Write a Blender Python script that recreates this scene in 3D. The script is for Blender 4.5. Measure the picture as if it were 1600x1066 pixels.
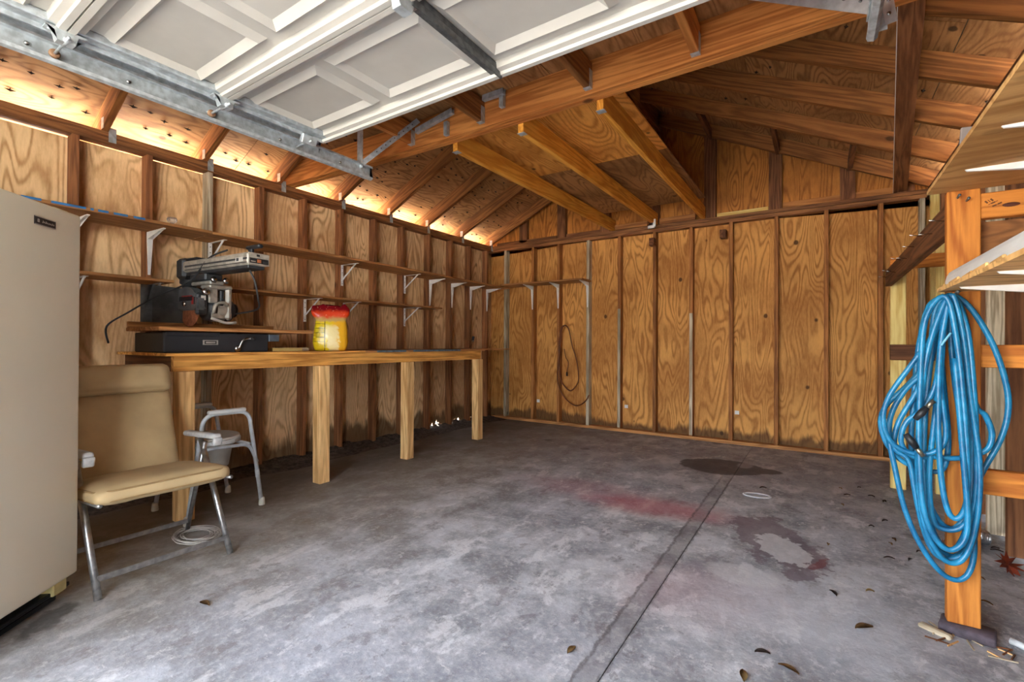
import bpy, bmesh, math, random
from mathutils import Vector, Matrix, noise as mnoise
random.seed(7)
for o in list(bpy.data.objects): bpy.data.objects.remove(o)
S = bpy.context.scene
COL = S.collection
R = math.radians

# ------------------------------------------------------------------ camera
F_PX = 732.7
cam = bpy.data.cameras.new('camera'); cam_o = bpy.data.objects.new('camera', cam); COL.objects.link(cam_o)
cam.sensor_fit = 'HORIZONTAL'; cam.sensor_width = 36; cam.lens = 36*F_PX/1600; cam.clip_start = .03
yaw, pit, rol = R(33.256), R(.296), R(.267)
fw = Vector((-math.sin(yaw)*math.cos(pit), math.cos(yaw)*math.cos(pit), math.sin(pit)))
rt = Vector((math.cos(yaw), math.sin(yaw), 0)); up = rt.cross(fw)
c_, s_ = math.cos(rol), math.sin(rol); rt, up = c_*rt+s_*up, -s_*rt+c_*up
m = Matrix((rt, up, -fw)).transposed().to_4x4(); m.translation = (0, 0, 1.07); cam_o.matrix_world = m
S.camera = cam_o

# ------------------------------------------------------------------ world, sun, exposure
W = bpy.data.worlds.new('sky'); S.world = W; W.use_nodes = True
wn = W.node_tree.nodes; wn.clear()
sky = wn.new('ShaderNodeTexSky'); sky.sky_type = 'NISHITA'; sky.sun_disc = False
sky.sun_elevation = R(50); sky.sun_rotation = R(-75); sky.air_density = 1.0; sky.dust_density = 2.5; sky.ozone_density = 1.0
bg = wn.new('ShaderNodeBackground'); wo = wn.new('ShaderNodeOutputWorld'); bg.inputs['Strength'].default_value = .60
hs = wn.new('ShaderNodeHueSaturation'); hs.inputs['Saturation'].default_value = .42      # hazy, milky sky
W.node_tree.links.new(sky.outputs[0], hs.inputs['Color']); W.node_tree.links.new(hs.outputs[0], bg.inputs[0]); W.node_tree.links.new(bg.outputs[0], wo.inputs[0])
sun = bpy.data.lights.new('sun', 'SUN'); sun.energy = 21.0; sun.angle = R(.6); sun.color = (1, .94, .84)
sun_o = bpy.data.objects.new('sun', sun); COL.objects.link(sun_o)
sd = Vector((-math.cos(R(50))*math.cos(R(14)), math.cos(R(50))*math.sin(R(14)), math.sin(R(50))))   # towards the sun: from the left side of the garage
sun_o.rotation_euler = sd.to_track_quat('Z', 'Y').to_euler(); sun_o.location = (-8, 4, 9)
S.view_settings.view_transform = 'Standard'; S.view_settings.look = 'None'
S.view_settings.gamma = 1; S.view_settings.use_curve_mapping = False
S.view_settings.exposure = 2.75

# ------------------------------------------------------------------ node helpers and materials
class NT:
    def __init__(s, name):
        s.m = bpy.data.materials.new(name); s.m.use_nodes = True; s.t = s.m.node_tree; s.t.nodes.clear()
        s.o = s.t.nodes.new('ShaderNodeOutputMaterial'); s.b = s.t.nodes.new('ShaderNodeBsdfPrincipled')
        s.t.links.new(s.b.outputs[0], s.o.inputs[0])
    def n(s, typ, **k):
        x = s.t.nodes.new('ShaderNode'+typ)
        for a, v in k.items(): setattr(x, a, v)
        return x
    def l(s, a, b): s.t.links.new(a, b)
    def val(s, sock, v):
        if isinstance(v, bpy.types.NodeSocket): s.l(v, sock)
        else: sock.default_value = v
    def math(s, op, a, b=0., c=None, clamp=False):
        x = s.n('Math', operation=op, use_clamp=clamp); s.val(x.inputs[0], a); s.val(x.inputs[1], b)
        if c is not None: s.val(x.inputs[2], c)
        return x.outputs[0]
    def vmath(s, op, a, b):
        x = s.n('VectorMath', operation=op); s.val(x.inputs[0], a); s.val(x.inputs[1], b); return x.outputs['Value' if op in ('LENGTH', 'DISTANCE') else 'Vector']
    def noise(s, vec, scale, detail=4., rough=.55, dist=0.):
        x = s.n('TexNoise'); s.l(vec, x.inputs['Vector']); x.inputs['Scale'].default_value = scale
        x.inputs['Detail'].default_value = detail; x.inputs['Roughness'].default_value = rough; x.inputs['Distortion'].default_value = dist
        return x.outputs['Fac']
    def smooth(s, v, a, b):
        x = s.n('MapRange', interpolation_type='SMOOTHSTEP'); s.l(v, x.inputs[0]); x.inputs[1].default_value = a; x.inputs[2].default_value = b
        return x.outputs[0]
    def mix(s, f, a, b, mode='MIX'):
        x = s.n('Mix', data_type='RGBA', blend_type=mode); s.val(x.inputs[0], f)
        for i, v in ((6, a), (7, b)):
            if isinstance(v, bpy.types.NodeSocket): s.l(v, x.inputs[i])
            else: x.inputs[i].default_value = (*v[:3], 1)
        return x.outputs[2]
    def bump(s, h, strength=.3, dist=.01):
        x = s.n('Bump'); s.l(h, x.inputs['Height']); x.inputs['Strength'].default_value = strength; x.inputs['Distance'].default_value = dist
        s.l(x.outputs[0], s.b.inputs['Normal'])
    def done(s, col, rough=.6, metal=0., spec=None):
        if isinstance(col, bpy.types.NodeSocket): s.l(col, s.b.inputs['Base Color'])
        else: s.b.inputs['Base Color'].default_value = (*col[:3], 1)
        s.val(s.b.inputs['Roughness'], rough); s.b.inputs['Metallic'].default_value = metal
        if spec is not None: s.b.inputs['Specular IOR Level'].default_value = spec
        return s.m

def srgb(r, g, b):
    f = lambda v: (v/255/12.92) if v/255 <= .04045 else ((v/255+.055)/1.055)**2.4
    return (f(r), f(g), f(b))

_mats = {}
def plain(name, col, rough=.55, metal=0., var=.12, scale=14, bump=0.):
    if name in _mats: return _mats[name]
    t = NT(name); tc = t.n('TexCoord'); nz = t.noise(tc.outputs['Object'], scale, 5)
    c2 = tuple(max(0, v*(1-var*2)) for v in col); c3 = tuple(min(1, v*(1+var)) for v in col)
    if bump: t.bump(nz, bump, .004)
    _mats[name] = t.done(t.mix(t.smooth(nz, .3, .7), c2, c3), rough, metal); return _mats[name]

def wood(name, axis, dark, light, kind='lumber', knots=.9, rough=.7, var=.18, rot=0., ring=34.):
    """Sawn lumber or rotary cut plywood, grain along the local axis."""
    key = (name, axis)
    if key in _mats: return _mats[key]
    t = NT(name+'_grain_'+'xyz'[axis]); tc = t.n('TexCoord'); oi = t.n('ObjectInfo')
    rnd = oi.outputs['Random']
    off = t.n('CombineXYZ')
    for i, k in enumerate((37., 53., 71.)): t.l(t.math('MULTIPLY', rnd, k), off.inputs[i])
    P = t.vmath('ADD', tc.outputs['Object'], off.outputs[0])
    sc = [1., 1., 1.]; sc[axis] = .2 if kind == 'ply' else .07
    Ps = t.vmath('MULTIPLY', P, tuple(sc))
    if kind == 'ply':
        low = t.noise(Ps, 3.1, 2.2, .5, .35)
        rings = t.math('ADD', t.math('MULTIPLY', t.math('SINE', t.math('MULTIPLY', low, ring*4.6)), .5), .5)
        rings = t.math('SUBTRACT', 1., t.math('POWER', rings, 2.2))
        fine = t.noise(Ps, 90, 4, .6); mid = t.noise(P, 1.6, 4); amp = t.smooth(t.noise(P, 2.1, 2), .3, .7)
        f = t.math('ADD', t.math('MULTIPLY', t.math('MULTIPLY', rings, .34), t.math('ADD', amp, .35)), t.math('ADD', t.math('MULTIPLY', fine, .5), t.math('MULTIPLY', mid, .55)))
        f = t.smooth(f, .25, 1.12)
    else:
        low = t.noise(Ps, 7., 3, .5, .5)
        rings = t.math('ADD', t.math('MULTIPLY', t.math('SINE', t.math('MULTIPLY', low, ring*1.8)), .5), .5)
        fine = t.noise(Ps, 120, 4, .65); mid = t.noise(P, 2.2, 4)
        f = t.math('ADD', t.math('MULTIPLY', rings, .32), t.math('ADD', t.math('MULTIPLY', fine, .5), t.math('MULTIPLY', mid, .45)))
        f = t.smooth(f, .25, 1.0)
    col = t.mix(f, dark, light)
    if knots:
        sk = [2.6, 2.6, 2.6] if kind != 'ply' else [3.4, 3.4, 3.4]; sk[axis] = 1.5 if kind != 'ply' else 2.8
        v = t.n('TexVoronoi'); t.l(t.vmath('MULTIPLY', P, tuple(sk)), v.inputs['Vector']); v.inputs['Scale'].default_value = 1.
        k = t.smooth(t.math('ADD', v.outputs['Distance'], t.math('MULTIPLY', fine, .02)), .075 if kind != 'ply' else .10, .04 if kind != 'ply' else .06)
        col = t.mix(t.math('MULTIPLY', k, knots), col, tuple(c*.22 for c in dark))
    br = t.math('ADD', t.math('MULTIPLY', t.math('FRACT', t.math('MULTIPLY', rnd, 7.31)), 2*var), 1-var)
    cb = t.n('CombineXYZ')
    for i in range(3): t.l(br, cb.inputs[i])
    col = t.mix(1., col, cb.outputs[0], 'MULTIPLY')
    if rot:   # water rot creeping up from the ground, a dark stain with a ragged upper edge; objects have their origin on the floor
        sp = t.n('SeparateXYZ'); t.l(tc.outputs['Object'], sp.inputs[0])
        pv = t.vmath('MULTIPLY', P, (1, 1, .16)); e = t.noise(pv, 11, 5, .7); e2 = t.noise(P, 2.3, 2)
        h = t.math('SUBTRACT', sp.outputs[2], t.math('MULTIPLY', t.math('MULTIPLY', e, e2), rot*2.6))
        kk = t.smooth(h, rot*.18, -rot*.2)
        col = t.mix(t.math('MULTIPLY', kk, .80), col, (.055, .024, .010))
        t.val(t.b.inputs['Roughness'], .85)
    t.bump(t.math('ADD', fine, rings), .18, .0015)
    _mats[key] = t.done(col, rough, 0, .3); return _mats[key]

WOODS = {
 'ply_left':  dict(dark=srgb(172, 124, 78), light=srgb(242, 208, 158), kind='ply', knots=.5, rot=.34),
 'ply_back':  dict(dark=srgb(148, 90, 36), light=srgb(218, 160, 88), kind='ply', knots=.9, rot=.2),
 'ply_gable': dict(dark=srgb(136, 77, 28), light=srgb(222, 147, 68), kind='ply', knots=.6),
 'ply_roof':  dict(dark=srgb(120, 78, 42), light=srgb(188, 138, 86), kind='ply', knots=.8),
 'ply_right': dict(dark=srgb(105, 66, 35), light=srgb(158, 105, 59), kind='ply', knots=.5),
 'ply_loft':  dict(dark=srgb(184, 112, 41), light=srgb(246, 180, 90), kind='ply', knots=.95),
 'ply_shelf': dict(dark=srgb(180, 127, 68), light=srgb(239, 191, 123), kind='ply', knots=.3, ring=20.),
 'stud':      dict(dark=srgb(96, 56, 33), light=srgb(161, 108, 69), knots=.8),
 'stud_back': dict(dark=srgb(121, 72, 35), light=srgb(189, 127, 70), knots=.8),
 'weathered': dict(dark=srgb(136, 118, 92), light=srgb(220, 206, 178), knots=.7),
 'plate':     dict(dark=srgb(94, 57, 33), light=srgb(162, 110, 66), knots=.6),
 'rafter':    dict(dark=srgb(108, 66, 32), light=srgb(172, 114, 62), knots=.8),
 'beam':      dict(dark=srgb(161, 91, 39), light=srgb(219, 148, 78), knots=.9),
 'joist':     dict(dark=srgb(202, 127, 39), light=srgb(246, 182, 77), knots=.7, var=.08),
 'treated':   dict(dark=srgb(180, 132, 77), light=srgb(242, 200, 138), knots=.7, var=.1),
 'yellow':    dict(dark=srgb(211, 169, 88), light=srgb(246, 224, 147), knots=.8, var=.08),
 'orange':    dict(dark=srgb(160, 86, 28), light=srgb(222, 144, 62), knots=.9, var=.08),
 'shelf':     dict(dark=srgb(136, 88, 48), light=srgb(204, 147, 90), knots=.4),
 'apron':     dict(dark=srgb(158, 101, 41), light=srgb(239, 178, 94), knots=.9),
 'dark_wood': dict(dark=srgb(77, 46, 26), light=srgb(134, 85, 52), knots=.6),
}
def wd(name, axis): return wood(name, axis, **WOODS[name])

galv = plain('galvanized_steel', (.52, .58, .61), .45, .45, .14, 30)
galv_dark = plain('dark_steel', (.15, .16, .16), .45, .5, .2, 30)
white_metal = plain('white_bracket_paint', (.90, .89, .86), .4, 0, .05)
chrome = plain('worn_chrome', (.55, .54, .52), .25, 1., .15, 40)
black = plain('black_plastic', (.015, .015, .017), .5, 0, .3)

# ------------------------------------------------------------------ mesh helpers
def link(name, me, mat=None, parent=None, loc=(0, 0, 0), rot=None):
    o = bpy.data.objects.new(name, me); COL.objects.link(o)
    if me is not None and mat is not None and not me.materials: me.materials.append(mat)
    o.location = loc
    if rot is not None: o.rotation_euler = rot
    if parent is not None:
        o.parent = parent
        if not parent.get('local'): o.location = Vector(loc)-parent.location      # parts are given in world coordinates
    return o
def tag(o, label=None, cat=None, group=None, kind=None):
    if label: o['label'] = label
    if cat: o['category'] = cat
    if group: o['group'] = group
    if kind: o['kind'] = kind
    return o
def thing(name, loc, label=None, cat=None, group=None, kind=None, rotz=0, local=False):
    o = bpy.data.objects.new(name, None); COL.objects.link(o); o.location = loc; o.rotation_euler = (0, 0, rotz)
    o.empty_display_size = .1
    if local: o['local'] = 1
    return tag(o, label, cat, group, kind)
def bm_mesh(bm, name, smooth=False):
    bmesh.ops.recalc_face_normals(bm, faces=bm.faces)
    me = bpy.data.meshes.new(name); bm.to_mesh(me); bm.free()
    if smooth:
        for p in me.polygons: p.use_smooth = True
    return me
_box = {}
def box_mesh(name, size, bev, mat, segs=1):
    key = (tuple(round(v, 4) for v in size), bev, mat.name, segs)
    if key not in _box:
        bm = bmesh.new(); bmesh.ops.create_cube(bm, size=1); bmesh.ops.scale(bm, vec=size, verts=bm.verts)
        if bev: bmesh.ops.bevel(bm, geom=bm.edges[:], offset=min(bev, min(size)*.45), segments=segs, affect='EDGES', profile=.6)
        me = bm_mesh(bm, name, segs > 1); me.materials.append(mat); _box[key] = me
    return _box[key]
def box(name, c, size, mat, parent=None, rot=None, bev=.002, segs=1):
    """mat may be a wood name: the grain then follows the longest side."""
    if isinstance(mat, str): mat = wd(mat, max(range(3), key=lambda i: size[i]))
    return link(name, box_mesh(name, size, bev, mat, segs), mat, parent, c, rot)
def box2(name, lo, hi, mat, parent=None, bev=.002):
    return box(name, [(a+b)/2 for a, b in zip(lo, hi)], [abs(b-a) for a, b in zip(lo, hi)], mat, parent, None, bev)
def bar(name, p, q, w, h, mat, parent=None, bev=.002, roll=0.):
    """board from p to q: local x along it, w wide (y), h high (z)."""
    p, q = Vector(p), Vector(q); d = q-p
    if isinstance(mat, str): mat = wd(mat, 0)
    e = d.to_track_quat('X', 'Z').to_matrix().to_4x4() @ Matrix.Rotation(roll, 4, 'X')
    return link(name, box_mesh(name, (d.length, w, h), bev, mat), mat, parent, (p+q)/2, e.to_euler())
def prism(name, poly, plane, a, b, mat, parent=None, smooth=False, origin=(0, 0, 0)):
    """polygon extruded from a to b along the axis missing from plane ('xz', 'yz', 'xy')."""
    bm = bmesh.new(); ax = {'xz': 1, 'yz': 0, 'xy': 2}[plane]
    def v(p, t):
        r = [0, 0, 0]; i, j = ['xyz'.index(c) for c in plane]; r[i], r[j], r[ax] = p[0], p[1], t
        return bm.verts.new(Vector(r)-Vector(origin))
    A = [v(p, a) for p in poly]; B = [v(p, b) for p in poly]; n = len(poly)
    bm.faces.new(A); bm.faces.new(B[::-1])
    for i in range(n): bm.faces.new((A[i], B[i], B[(i+1) % n], A[(i+1) % n]))
    bmesh.ops.triangulate(bm, faces=[f for f in bm.faces if len(f.verts) > 4])
    return link(name, bm_mesh(bm, name, smooth), mat, parent, origin)
def tube_bm(bm, pts, r, seg=8, closed=False, caps=True):
    pts = [Vector(p) for p in pts]; n = len(pts); rr = r if isinstance(r, (list, tuple)) else [r]*n
    T = []
    for i in range(n):
        a = pts[i-1] if (i or closed) else pts[0]; b = pts[(i+1) % n] if (i < n-1 or closed) else pts[-1]
        T.append((b-a).normalized())
    N = T[0].orthogonal().normalized(); rings = []
    for i in range(n):
        if i: N = (N-T[i]*N.dot(T[i])).normalized()
        B = T[i].cross(N)
        rings.append([bm.verts.new(pts[i]+rr[i]*(math.cos(2*math.pi*k/seg)*N+math.sin(2*math.pi*k/seg)*B)) for k in range(seg)])
    for i in range(n if closed else n-1):
        a, b = rings[i], rings[(i+1) % n]; sh = 0
        if closed and i == n-1: sh = min(range(seg), key=lambda q: (a[0].co-b[q].co).length)
        for k in range(seg): bm.faces.new((a[k], a[(k+1) % seg], b[(k+1+sh) % seg], b[(k+sh) % seg]))
    if caps and not closed: bm.faces.new(rings[0][::-1]); bm.faces.new(rings[-1])
def tube(name, pts, r, mat, parent=None, seg=10, closed=False, loc=None):
    loc = Vector(loc if loc is not None else pts[0]); bm = bmesh.new()
    tube_bm(bm, [Vector(p)-loc for p in pts], r, seg, closed)
    return link(name, bm_mesh(bm, name, True), mat, parent, loc)
def crom(P, k=6, closed=False):
    P = [Vector(p) for p in P]; n = len(P); out = []
    for i in range(n if closed else n-1):
        g = lambda j: P[j % n] if closed else P[max(0, min(n-1, j))]
        a, b, c, d = g(i-1), g(i), g(i+1), g(i+2)
        for s in range(k):
            t = s/k; out.append(.5*((2*b)+(c-a)*t+(2*a-5*b+4*c-d)*t*t+(3*b-a-3*c+d)*t**3))
    if not closed: out.append(P[-1])
    return out
def bend(P, r=.05, k=5):
    """round the corners of a polyline, for bent metal tube."""
    P = [Vector(p) for p in P]; out = [P[0]]
    for i in range(1, len(P)-1):
        a, b, c = P[i-1], P[i], P[i+1]; ra = min(r, (a-b).length*.45); rc = min(r, (c-b).length*.45)
        p, q = b+(a-b).normalized()*ra, b+(c-b).normalized()*rc
        for s in range(k+1):
            t = s/k; out.append((1-t)**2*p+2*t*(1-t)*b+t*t*q)
    return out+[P[-1]]
def lathe(name, prof, mat, parent=None, loc=(0, 0, 0), seg=24, rot=None, smooth=True):
    bm = bmesh.new(); rings = []
    for r, z in prof: rings.append([bm.verts.new((r*math.cos(2*math.pi*k/seg), r*math.sin(2*math.pi*k/seg), z)) for k in range(seg)])
    for a, b in zip(rings, rings[1:]):
        for k in range(seg): bm.faces.new((a[k], a[(k+1) % seg], b[(k+1) % seg], b[k]))
    if prof[0][0] > 1e-4: bm.faces.new(rings[0][::-1])
    if prof[-1][0] > 1e-4: bm.faces.new(rings[-1])
    bmesh.ops.remove_doubles(bm, verts=bm.verts, dist=1e-5)
    return link(name, bm_mesh(bm, name, smooth), mat, parent, loc, rot)
def rbox_mesh(name, size, r, segs, mat, wob=0., sub=0):
    bm = bmesh.new(); bmesh.ops.create_cube(bm, size=1); bmesh.ops.scale(bm, vec=size, verts=bm.verts)
    bmesh.ops.bevel(bm, geom=bm.edges[:], offset=r, segments=segs, affect='EDGES', profile=.5)
    if sub: bmesh.ops.subdivide_edges(bm, edges=bm.edges[:], cuts=sub, use_grid_fill=True)
    if wob:
        for v in bm.verts: v.co += wob*mnoise.noise_vector(v.co*9+Vector((3, 1, 7)))
    me = bm_mesh(bm, name, True); me.materials.append(mat); return me

# ================================================================== THE SETTING
LX, RX, BY, FY = -3.96, .80, 5.52, -1.0          # inner stud faces of the left, right and back wall; front wall
SD = .089                                        # stud depth
PZ, PT = 2.39, 2.466                             # underside and top of the wall plates
RIDGE, SL = -1.58, .475
def zu(x): return 3.60-SL*abs(x-RIDGE)           # underside of the rafters
RV = .155                                        # rafter height measured upright

# ---- floor
def floor_material():
    t = NT('stained_concrete'); tc = t.n('TexCoord'); P = tc.outputs['Object']
    big = t.noise(P, .8, 5, .6); med = t.noise(P, 3.0, 8, .68, .15); fin = t.noise(P, 38, 6, .7); spk = t.noise(P, 130, 3, .6)
    streak = t.noise(t.vmath('MULTIPLY', P, (1., .6, 1)), 5.5, 9, .7, .25)
    col = t.mix(t.smooth(med, .34, .66), srgb(128, 131, 136), srgb(200, 204, 208))
    col = t.mix(t.math('MULTIPLY', t.smooth(big, .42, .62), .5), col, srgb(152, 156, 166))
    col = t.mix(t.math('MULTIPLY', t.smooth(streak, .53, .62), .65), col, srgb(226, 228, 230))
    col = t.mix(t.math('MULTIPLY', t.smooth(streak, .46, .37), .6), col, srgb(118, 112, 114))
    col = t.mix(t.math('MULTIPLY', t.smooth(fin, .45, .72), .4), col, srgb(230, 230, 228))
    col = t.mix(t.math('MULTIPLY', t.smooth(spk, .60, .72), .5), col, srgb(104, 98, 94))
    peel = t.noise(t.vmath('MULTIPLY', P, (1., .8, 1)), 8.5, 10, .74, .1); scr = t.noise(t.vmath('MULTIPLY', P, (.5, 2.2, 1)), 16, 8, .75, .3)
    col = t.mix(t.math('MULTIPLY', t.smooth(peel, .585, .615), .5), col, srgb(226, 226, 226)); col = t.mix(t.math('MULTIPLY', t.smooth(peel, .40, .375), .45), col, srgb(104, 98, 98))
    col = t.mix(t.math('MULTIPLY', t.smooth(scr, .63, .66), .5), col, srgb(232, 232, 230)); col = t.mix(t.math('MULTIPLY', t.smooth(scr, .33, .30), .5), col, srgb(86, 80, 78))
    sp = t.n('SeparateXYZ'); t.l(P, sp.inputs[0]); X, Y = sp.outputs[0], sp.outputs[1]
    wob = t.math('MULTIPLY', t.math('SUBTRACT', med, .5), 2.)
    # brown dirt trodden in along the bench side
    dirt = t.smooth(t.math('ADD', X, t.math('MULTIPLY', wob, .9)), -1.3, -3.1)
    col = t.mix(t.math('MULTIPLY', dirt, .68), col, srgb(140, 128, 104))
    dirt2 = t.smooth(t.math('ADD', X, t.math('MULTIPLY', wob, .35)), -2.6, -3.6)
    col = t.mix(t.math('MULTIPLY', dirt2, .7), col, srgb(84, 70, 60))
    grime = t.smooth(t.math('ADD', Y, t.math('MULTIPLY', wob, 1.1)), 3.1, 4.7)
    col = t.mix(t.math('MULTIPLY', grime, .4), col, srgb(112, 110, 112))
    def ell(cx, cy, rx, ry, ang=0., w=.35, soft=.1, ns=None):
        mp = t.n('Mapping', vector_type='TEXTURE'); mp.inputs['Location'].default_value = (cx, cy, 0); mp.inputs['Rotation'].default_value = (0, 0, R(ang)); mp.inputs['Scale'].default_value = (rx, ry, 1)
        t.l(P, mp.inputs[0]); d = t.vmath('LENGTH', t.vmath('MULTIPLY', mp.outputs[0], (1, 1, 0)), (0, 0, 0))
        d = t.math('ADD', d, t.math('MULTIPLY', t.math('SUBTRACT', ns or t_ns, .5), w*2)); return t.smooth(d, 1+soft, 1-soft)
    t_ns = t.noise(P, 7, 5, .65); t_n2 = t.noise(P, 16, 4, .6)
    red = t.math('MULTIPLY', ell(-.88, 3.1, .42, .16, 8, .5, .6), .55); col = t.mix(red, col, srgb(188, 96, 104))
    red = t.math('MULTIPLY', ell(-1.4, 3.2, .5, .2, 0, .6, .7), .3); col = t.mix(red, col, srgb(186, 116, 122))
    red = t.math('MULTIPLY', ell(-.42, 2.15, .3, .22, 30, .5, .7), .28); col = t.mix(red, col, srgb(196, 140, 146))
    pale = t.math('MULTIPLY', ell(-.05, 2.2, .42, .3, 20, .6, .6), .5); col = t.mix(pale, col, srgb(206, 212, 218))
    pale = t.math('MULTIPLY', ell(-.3, 2.42, .16, .1, 0, .2, .15), .5); col = t.mix(pale, col, srgb(216, 218, 218))
    # spilled coating that peeled off: a dark angular ring round a bare pale patch
    outer = ell(-.2, 2.93, .19, .40, 24, .95, .07, t_ns); inner = ell(-.16, 2.84, .11, .2, 24, .6, .05, t_n2)
    ringm = t.math('MULTIPLY', outer, t.math('SUBTRACT', 1., inner))
    col = t.mix(t.math('MULTIPLY', ringm, .75), col, srgb(112, 98, 106)); col = t.mix(t.math('MULTIPLY', inner, .75), col, srgb(208, 210, 212))
    col = t.mix(t.math('MULTIPLY', ell(.0, 2.74, .022, .11, -20, 1.6, .1, t_n2), .8), col, srgb(120, 72, 80))
    # tar patch
    tar = t.math('MAXIMUM', ell(-.72, 4.45, .34, .27, 10, .25, .05), ell(-.42, 4.48, .16, .1, 10, .3, .08))
    col = t.mix(t.math('MULTIPLY', tar, .9), col, srgb(74, 69, 70)); col = t.mix(t.math('MULTIPLY', ell(-.55, 4.6, .06, .1, 0, .3, .2), .8), col, srgb(140, 140, 142))
    # oil spots
    vo = t.n('TexVoronoi'); t.l(P, vo.inputs['Vector']); vo.inputs['Scale'].default_value = 1.7
    spot = t.smooth(t.math('ADD', vo.outputs['Distance'], t.math('MULTIPLY', t_n2, .12)), .17, .12)
    col = t.mix(t.math('MULTIPLY', spot, .55), col, srgb(74, 68, 66))
    # ragged, darker margin of the joint
    jw = t.math('ADD', t.math('ADD', X, .622), t.math('MULTIPLY', t.math('SUBTRACT', t_n2, .5), .035)); jd = t.math('ABSOLUTE', jw)
    yv = t.smooth(Y, 4.2, 4.0); jm = t.math('MULTIPLY', t.smooth(jd, .047, .032), yv); je = t.math('MULTIPLY', t.smooth(t.math('ABSOLUTE', t.math('SUBTRACT', jd, .038)), .012, .003), yv)
    col = t.mix(t.math('MULTIPLY', jm, .38), col, srgb(112, 108, 110)); col = t.mix(t.math('MULTIPLY', t.math('MULTIPLY', je, t.smooth(fin, .3, .6)), .6), col, srgb(70, 66, 66))
    col = t.mix(t.math('MULTIPLY', ell(-2.47, .53, .13, .05, -48, 1.0, .3, t_n2), .7), col, srgb(64, 60, 56))
    t.bump(t.math('ADD', t.math('MULTIPLY', fin, .6), t.math('ADD', med, t.math('MULTIPLY', jm, -.5))), .35, .012)
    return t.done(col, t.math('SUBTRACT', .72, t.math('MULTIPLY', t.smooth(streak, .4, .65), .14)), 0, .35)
conc = floor_material()
floor = box2('floor', (-4.2, FY-.1, -.25), (1.0, 5.75, -.006), plain('slab_bed', srgb(96, 90, 86), .9), None, 0); floor['kind'] = 'structure'
def slab(x0, x1):
    bm = bmesh.new(); vs = [bm.verts.new((x, y, z)) for z in (-.008, 0) for x, y in ((x0, FY), (x1, FY), (x1, 5.64), (x0, 5.64))]
    for f in ((3, 2, 1, 0), (4, 5, 6, 7), (0, 1, 5, 4), (1, 2, 6, 5), (2, 3, 7, 6), (3, 0, 4, 7)): bm.faces.new([vs[i] for i in f])
    return link('slab', bm_mesh(bm, 'slab'), conc, floor, (0, 0, 0))
slab(-4.07, -.587); slab(-.583, .905)

# ---- ground outside
g = box2('ground', (-40, -40, -.3), (40, 40, -.04), plain('pale_sandy_ground', (.62, .60, .55), .9, 0, .1, 3), None, 0); g['kind'] = 'structure'
dw = box2('driveway', (-4.5, -14, -.045), (2.6, FY-.1, -.012), plain('grey_driveway', (.16, .155, .15), .9, 0, .1, 3), None, 0); dw['kind'] = 'structure'

# ---- left wall
wall_l = thing('wall_left', (-4.0, 2.3, 0), kind='structure')
LST = [-.67, -.26, .14, .55, .965, 1.36, 1.755, 2.158, 2.56, 2.96, 3.38, 3.78, 4.215, 4.62, 5.005, 5.40]
for i, y in enumerate(LST):
    m_ = 'weathered' if i in (6,) else 'stud'
    box2('stud', (LX-SD, y-.019, 0), (LX, y+.019, PZ), m_, wall_l)
def plate_run(name, p0, p1, mat, par): return box2(name, p0, p1, mat, par, .003)
plate_run('top_plate', (LX-SD, FY, PZ), (LX, 5.61, PZ+.038), 'plate', wall_l); plate_run('top_plate', (LX-SD, FY, PZ+.038), (LX, 5.61, PT), 'plate', wall_l)
def ply_sheet(name, u0, u1, z0, z1, plane, d, jag, mat, par, org, holes=()):
    """upright sheet with a ragged rotted lower edge; plane 'yz' (side walls) or 'xz' (end walls) at depth d."""
    n = max(6, int((u1-u0)/.016)); bot = []
    for i in range(n+1):
        u = u0+(u1-u0)*i/n; z = z0+jag*max(0, mnoise.noise(Vector((u*9, 1.3, d)))+.25*mnoise.noise(Vector((u*40, 2.7, d))))
        for a, b, h in holes:
            if a < u < b: z = max(z, h*(.1+1.1*abs(mnoise.noise(Vector((u*31, 5.1, d))))**.8*random.random()**.7*1.6))
        bot.append((u, z))
    bm = bmesh.new(); ax = 0 if plane == 'yz' else 1
    def v(u, z, t): return bm.verts.new(((t, u, z) if ax == 0 else (u, t, z))) 
    F_, B_ = [], []
    for u, z in bot: F_.append((v(u, z, d), v(u, z1, d))); B_.append((v(u, z, d+.012), v(u, z1, d+.012)))
    for i in range(n):
        bm.faces.new((F_[i][0], F_[i+1][0], F_[i+1][1], F_[i][1])); bm.faces.new((B_[i][0], B_[i][1], B_[i+1][1], B_[i+1][0]))
        bm.faces.new((F_[i][0], B_[i][0], B_[i+1][0], F_[i+1][0])); bm.faces.new((F_[i][1], F_[i+1][1], B_[i+1][1], B_[i][1]))
    bm.faces.new((F_[0][0], F_[0][1], B_[0][1], B_[0][0])); bm.faces.new((F_[n][0], B_[n][0], B_[n][1], F_[n][1]))
    o = Vector(org)
    for q in bm.verts: q.co -= o
    return link(name, bm_mesh(bm, name), mat, par, org)
ys = [FY, -.26, .965, 2.158, 3.38, 4.62, 5.63]
for i, (a, b) in enumerate(zip(ys, ys[1:])):
    hl = {2: [(2.0, 2.06, .05)], 3: [(2.4, 2.47, .05), (3.15, 3.22, .05)], 4: [(4.28, 4.56, .13), (3.95, 4.03, .05)], 5: [(4.66, 4.96, .12), (5.1, 5.3, .07)]}.get(i, [])
    ply_sheet('plywood_sheet', a+.001, b-.001, -.03, (2.382, 2.382, 2.386, PT, PT, PT)[i], 'yz', LX-SD-.012, .02, wd('ply_left', 2), wall_l, (LX-SD, (a+b)/2, 0), hl)

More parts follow.
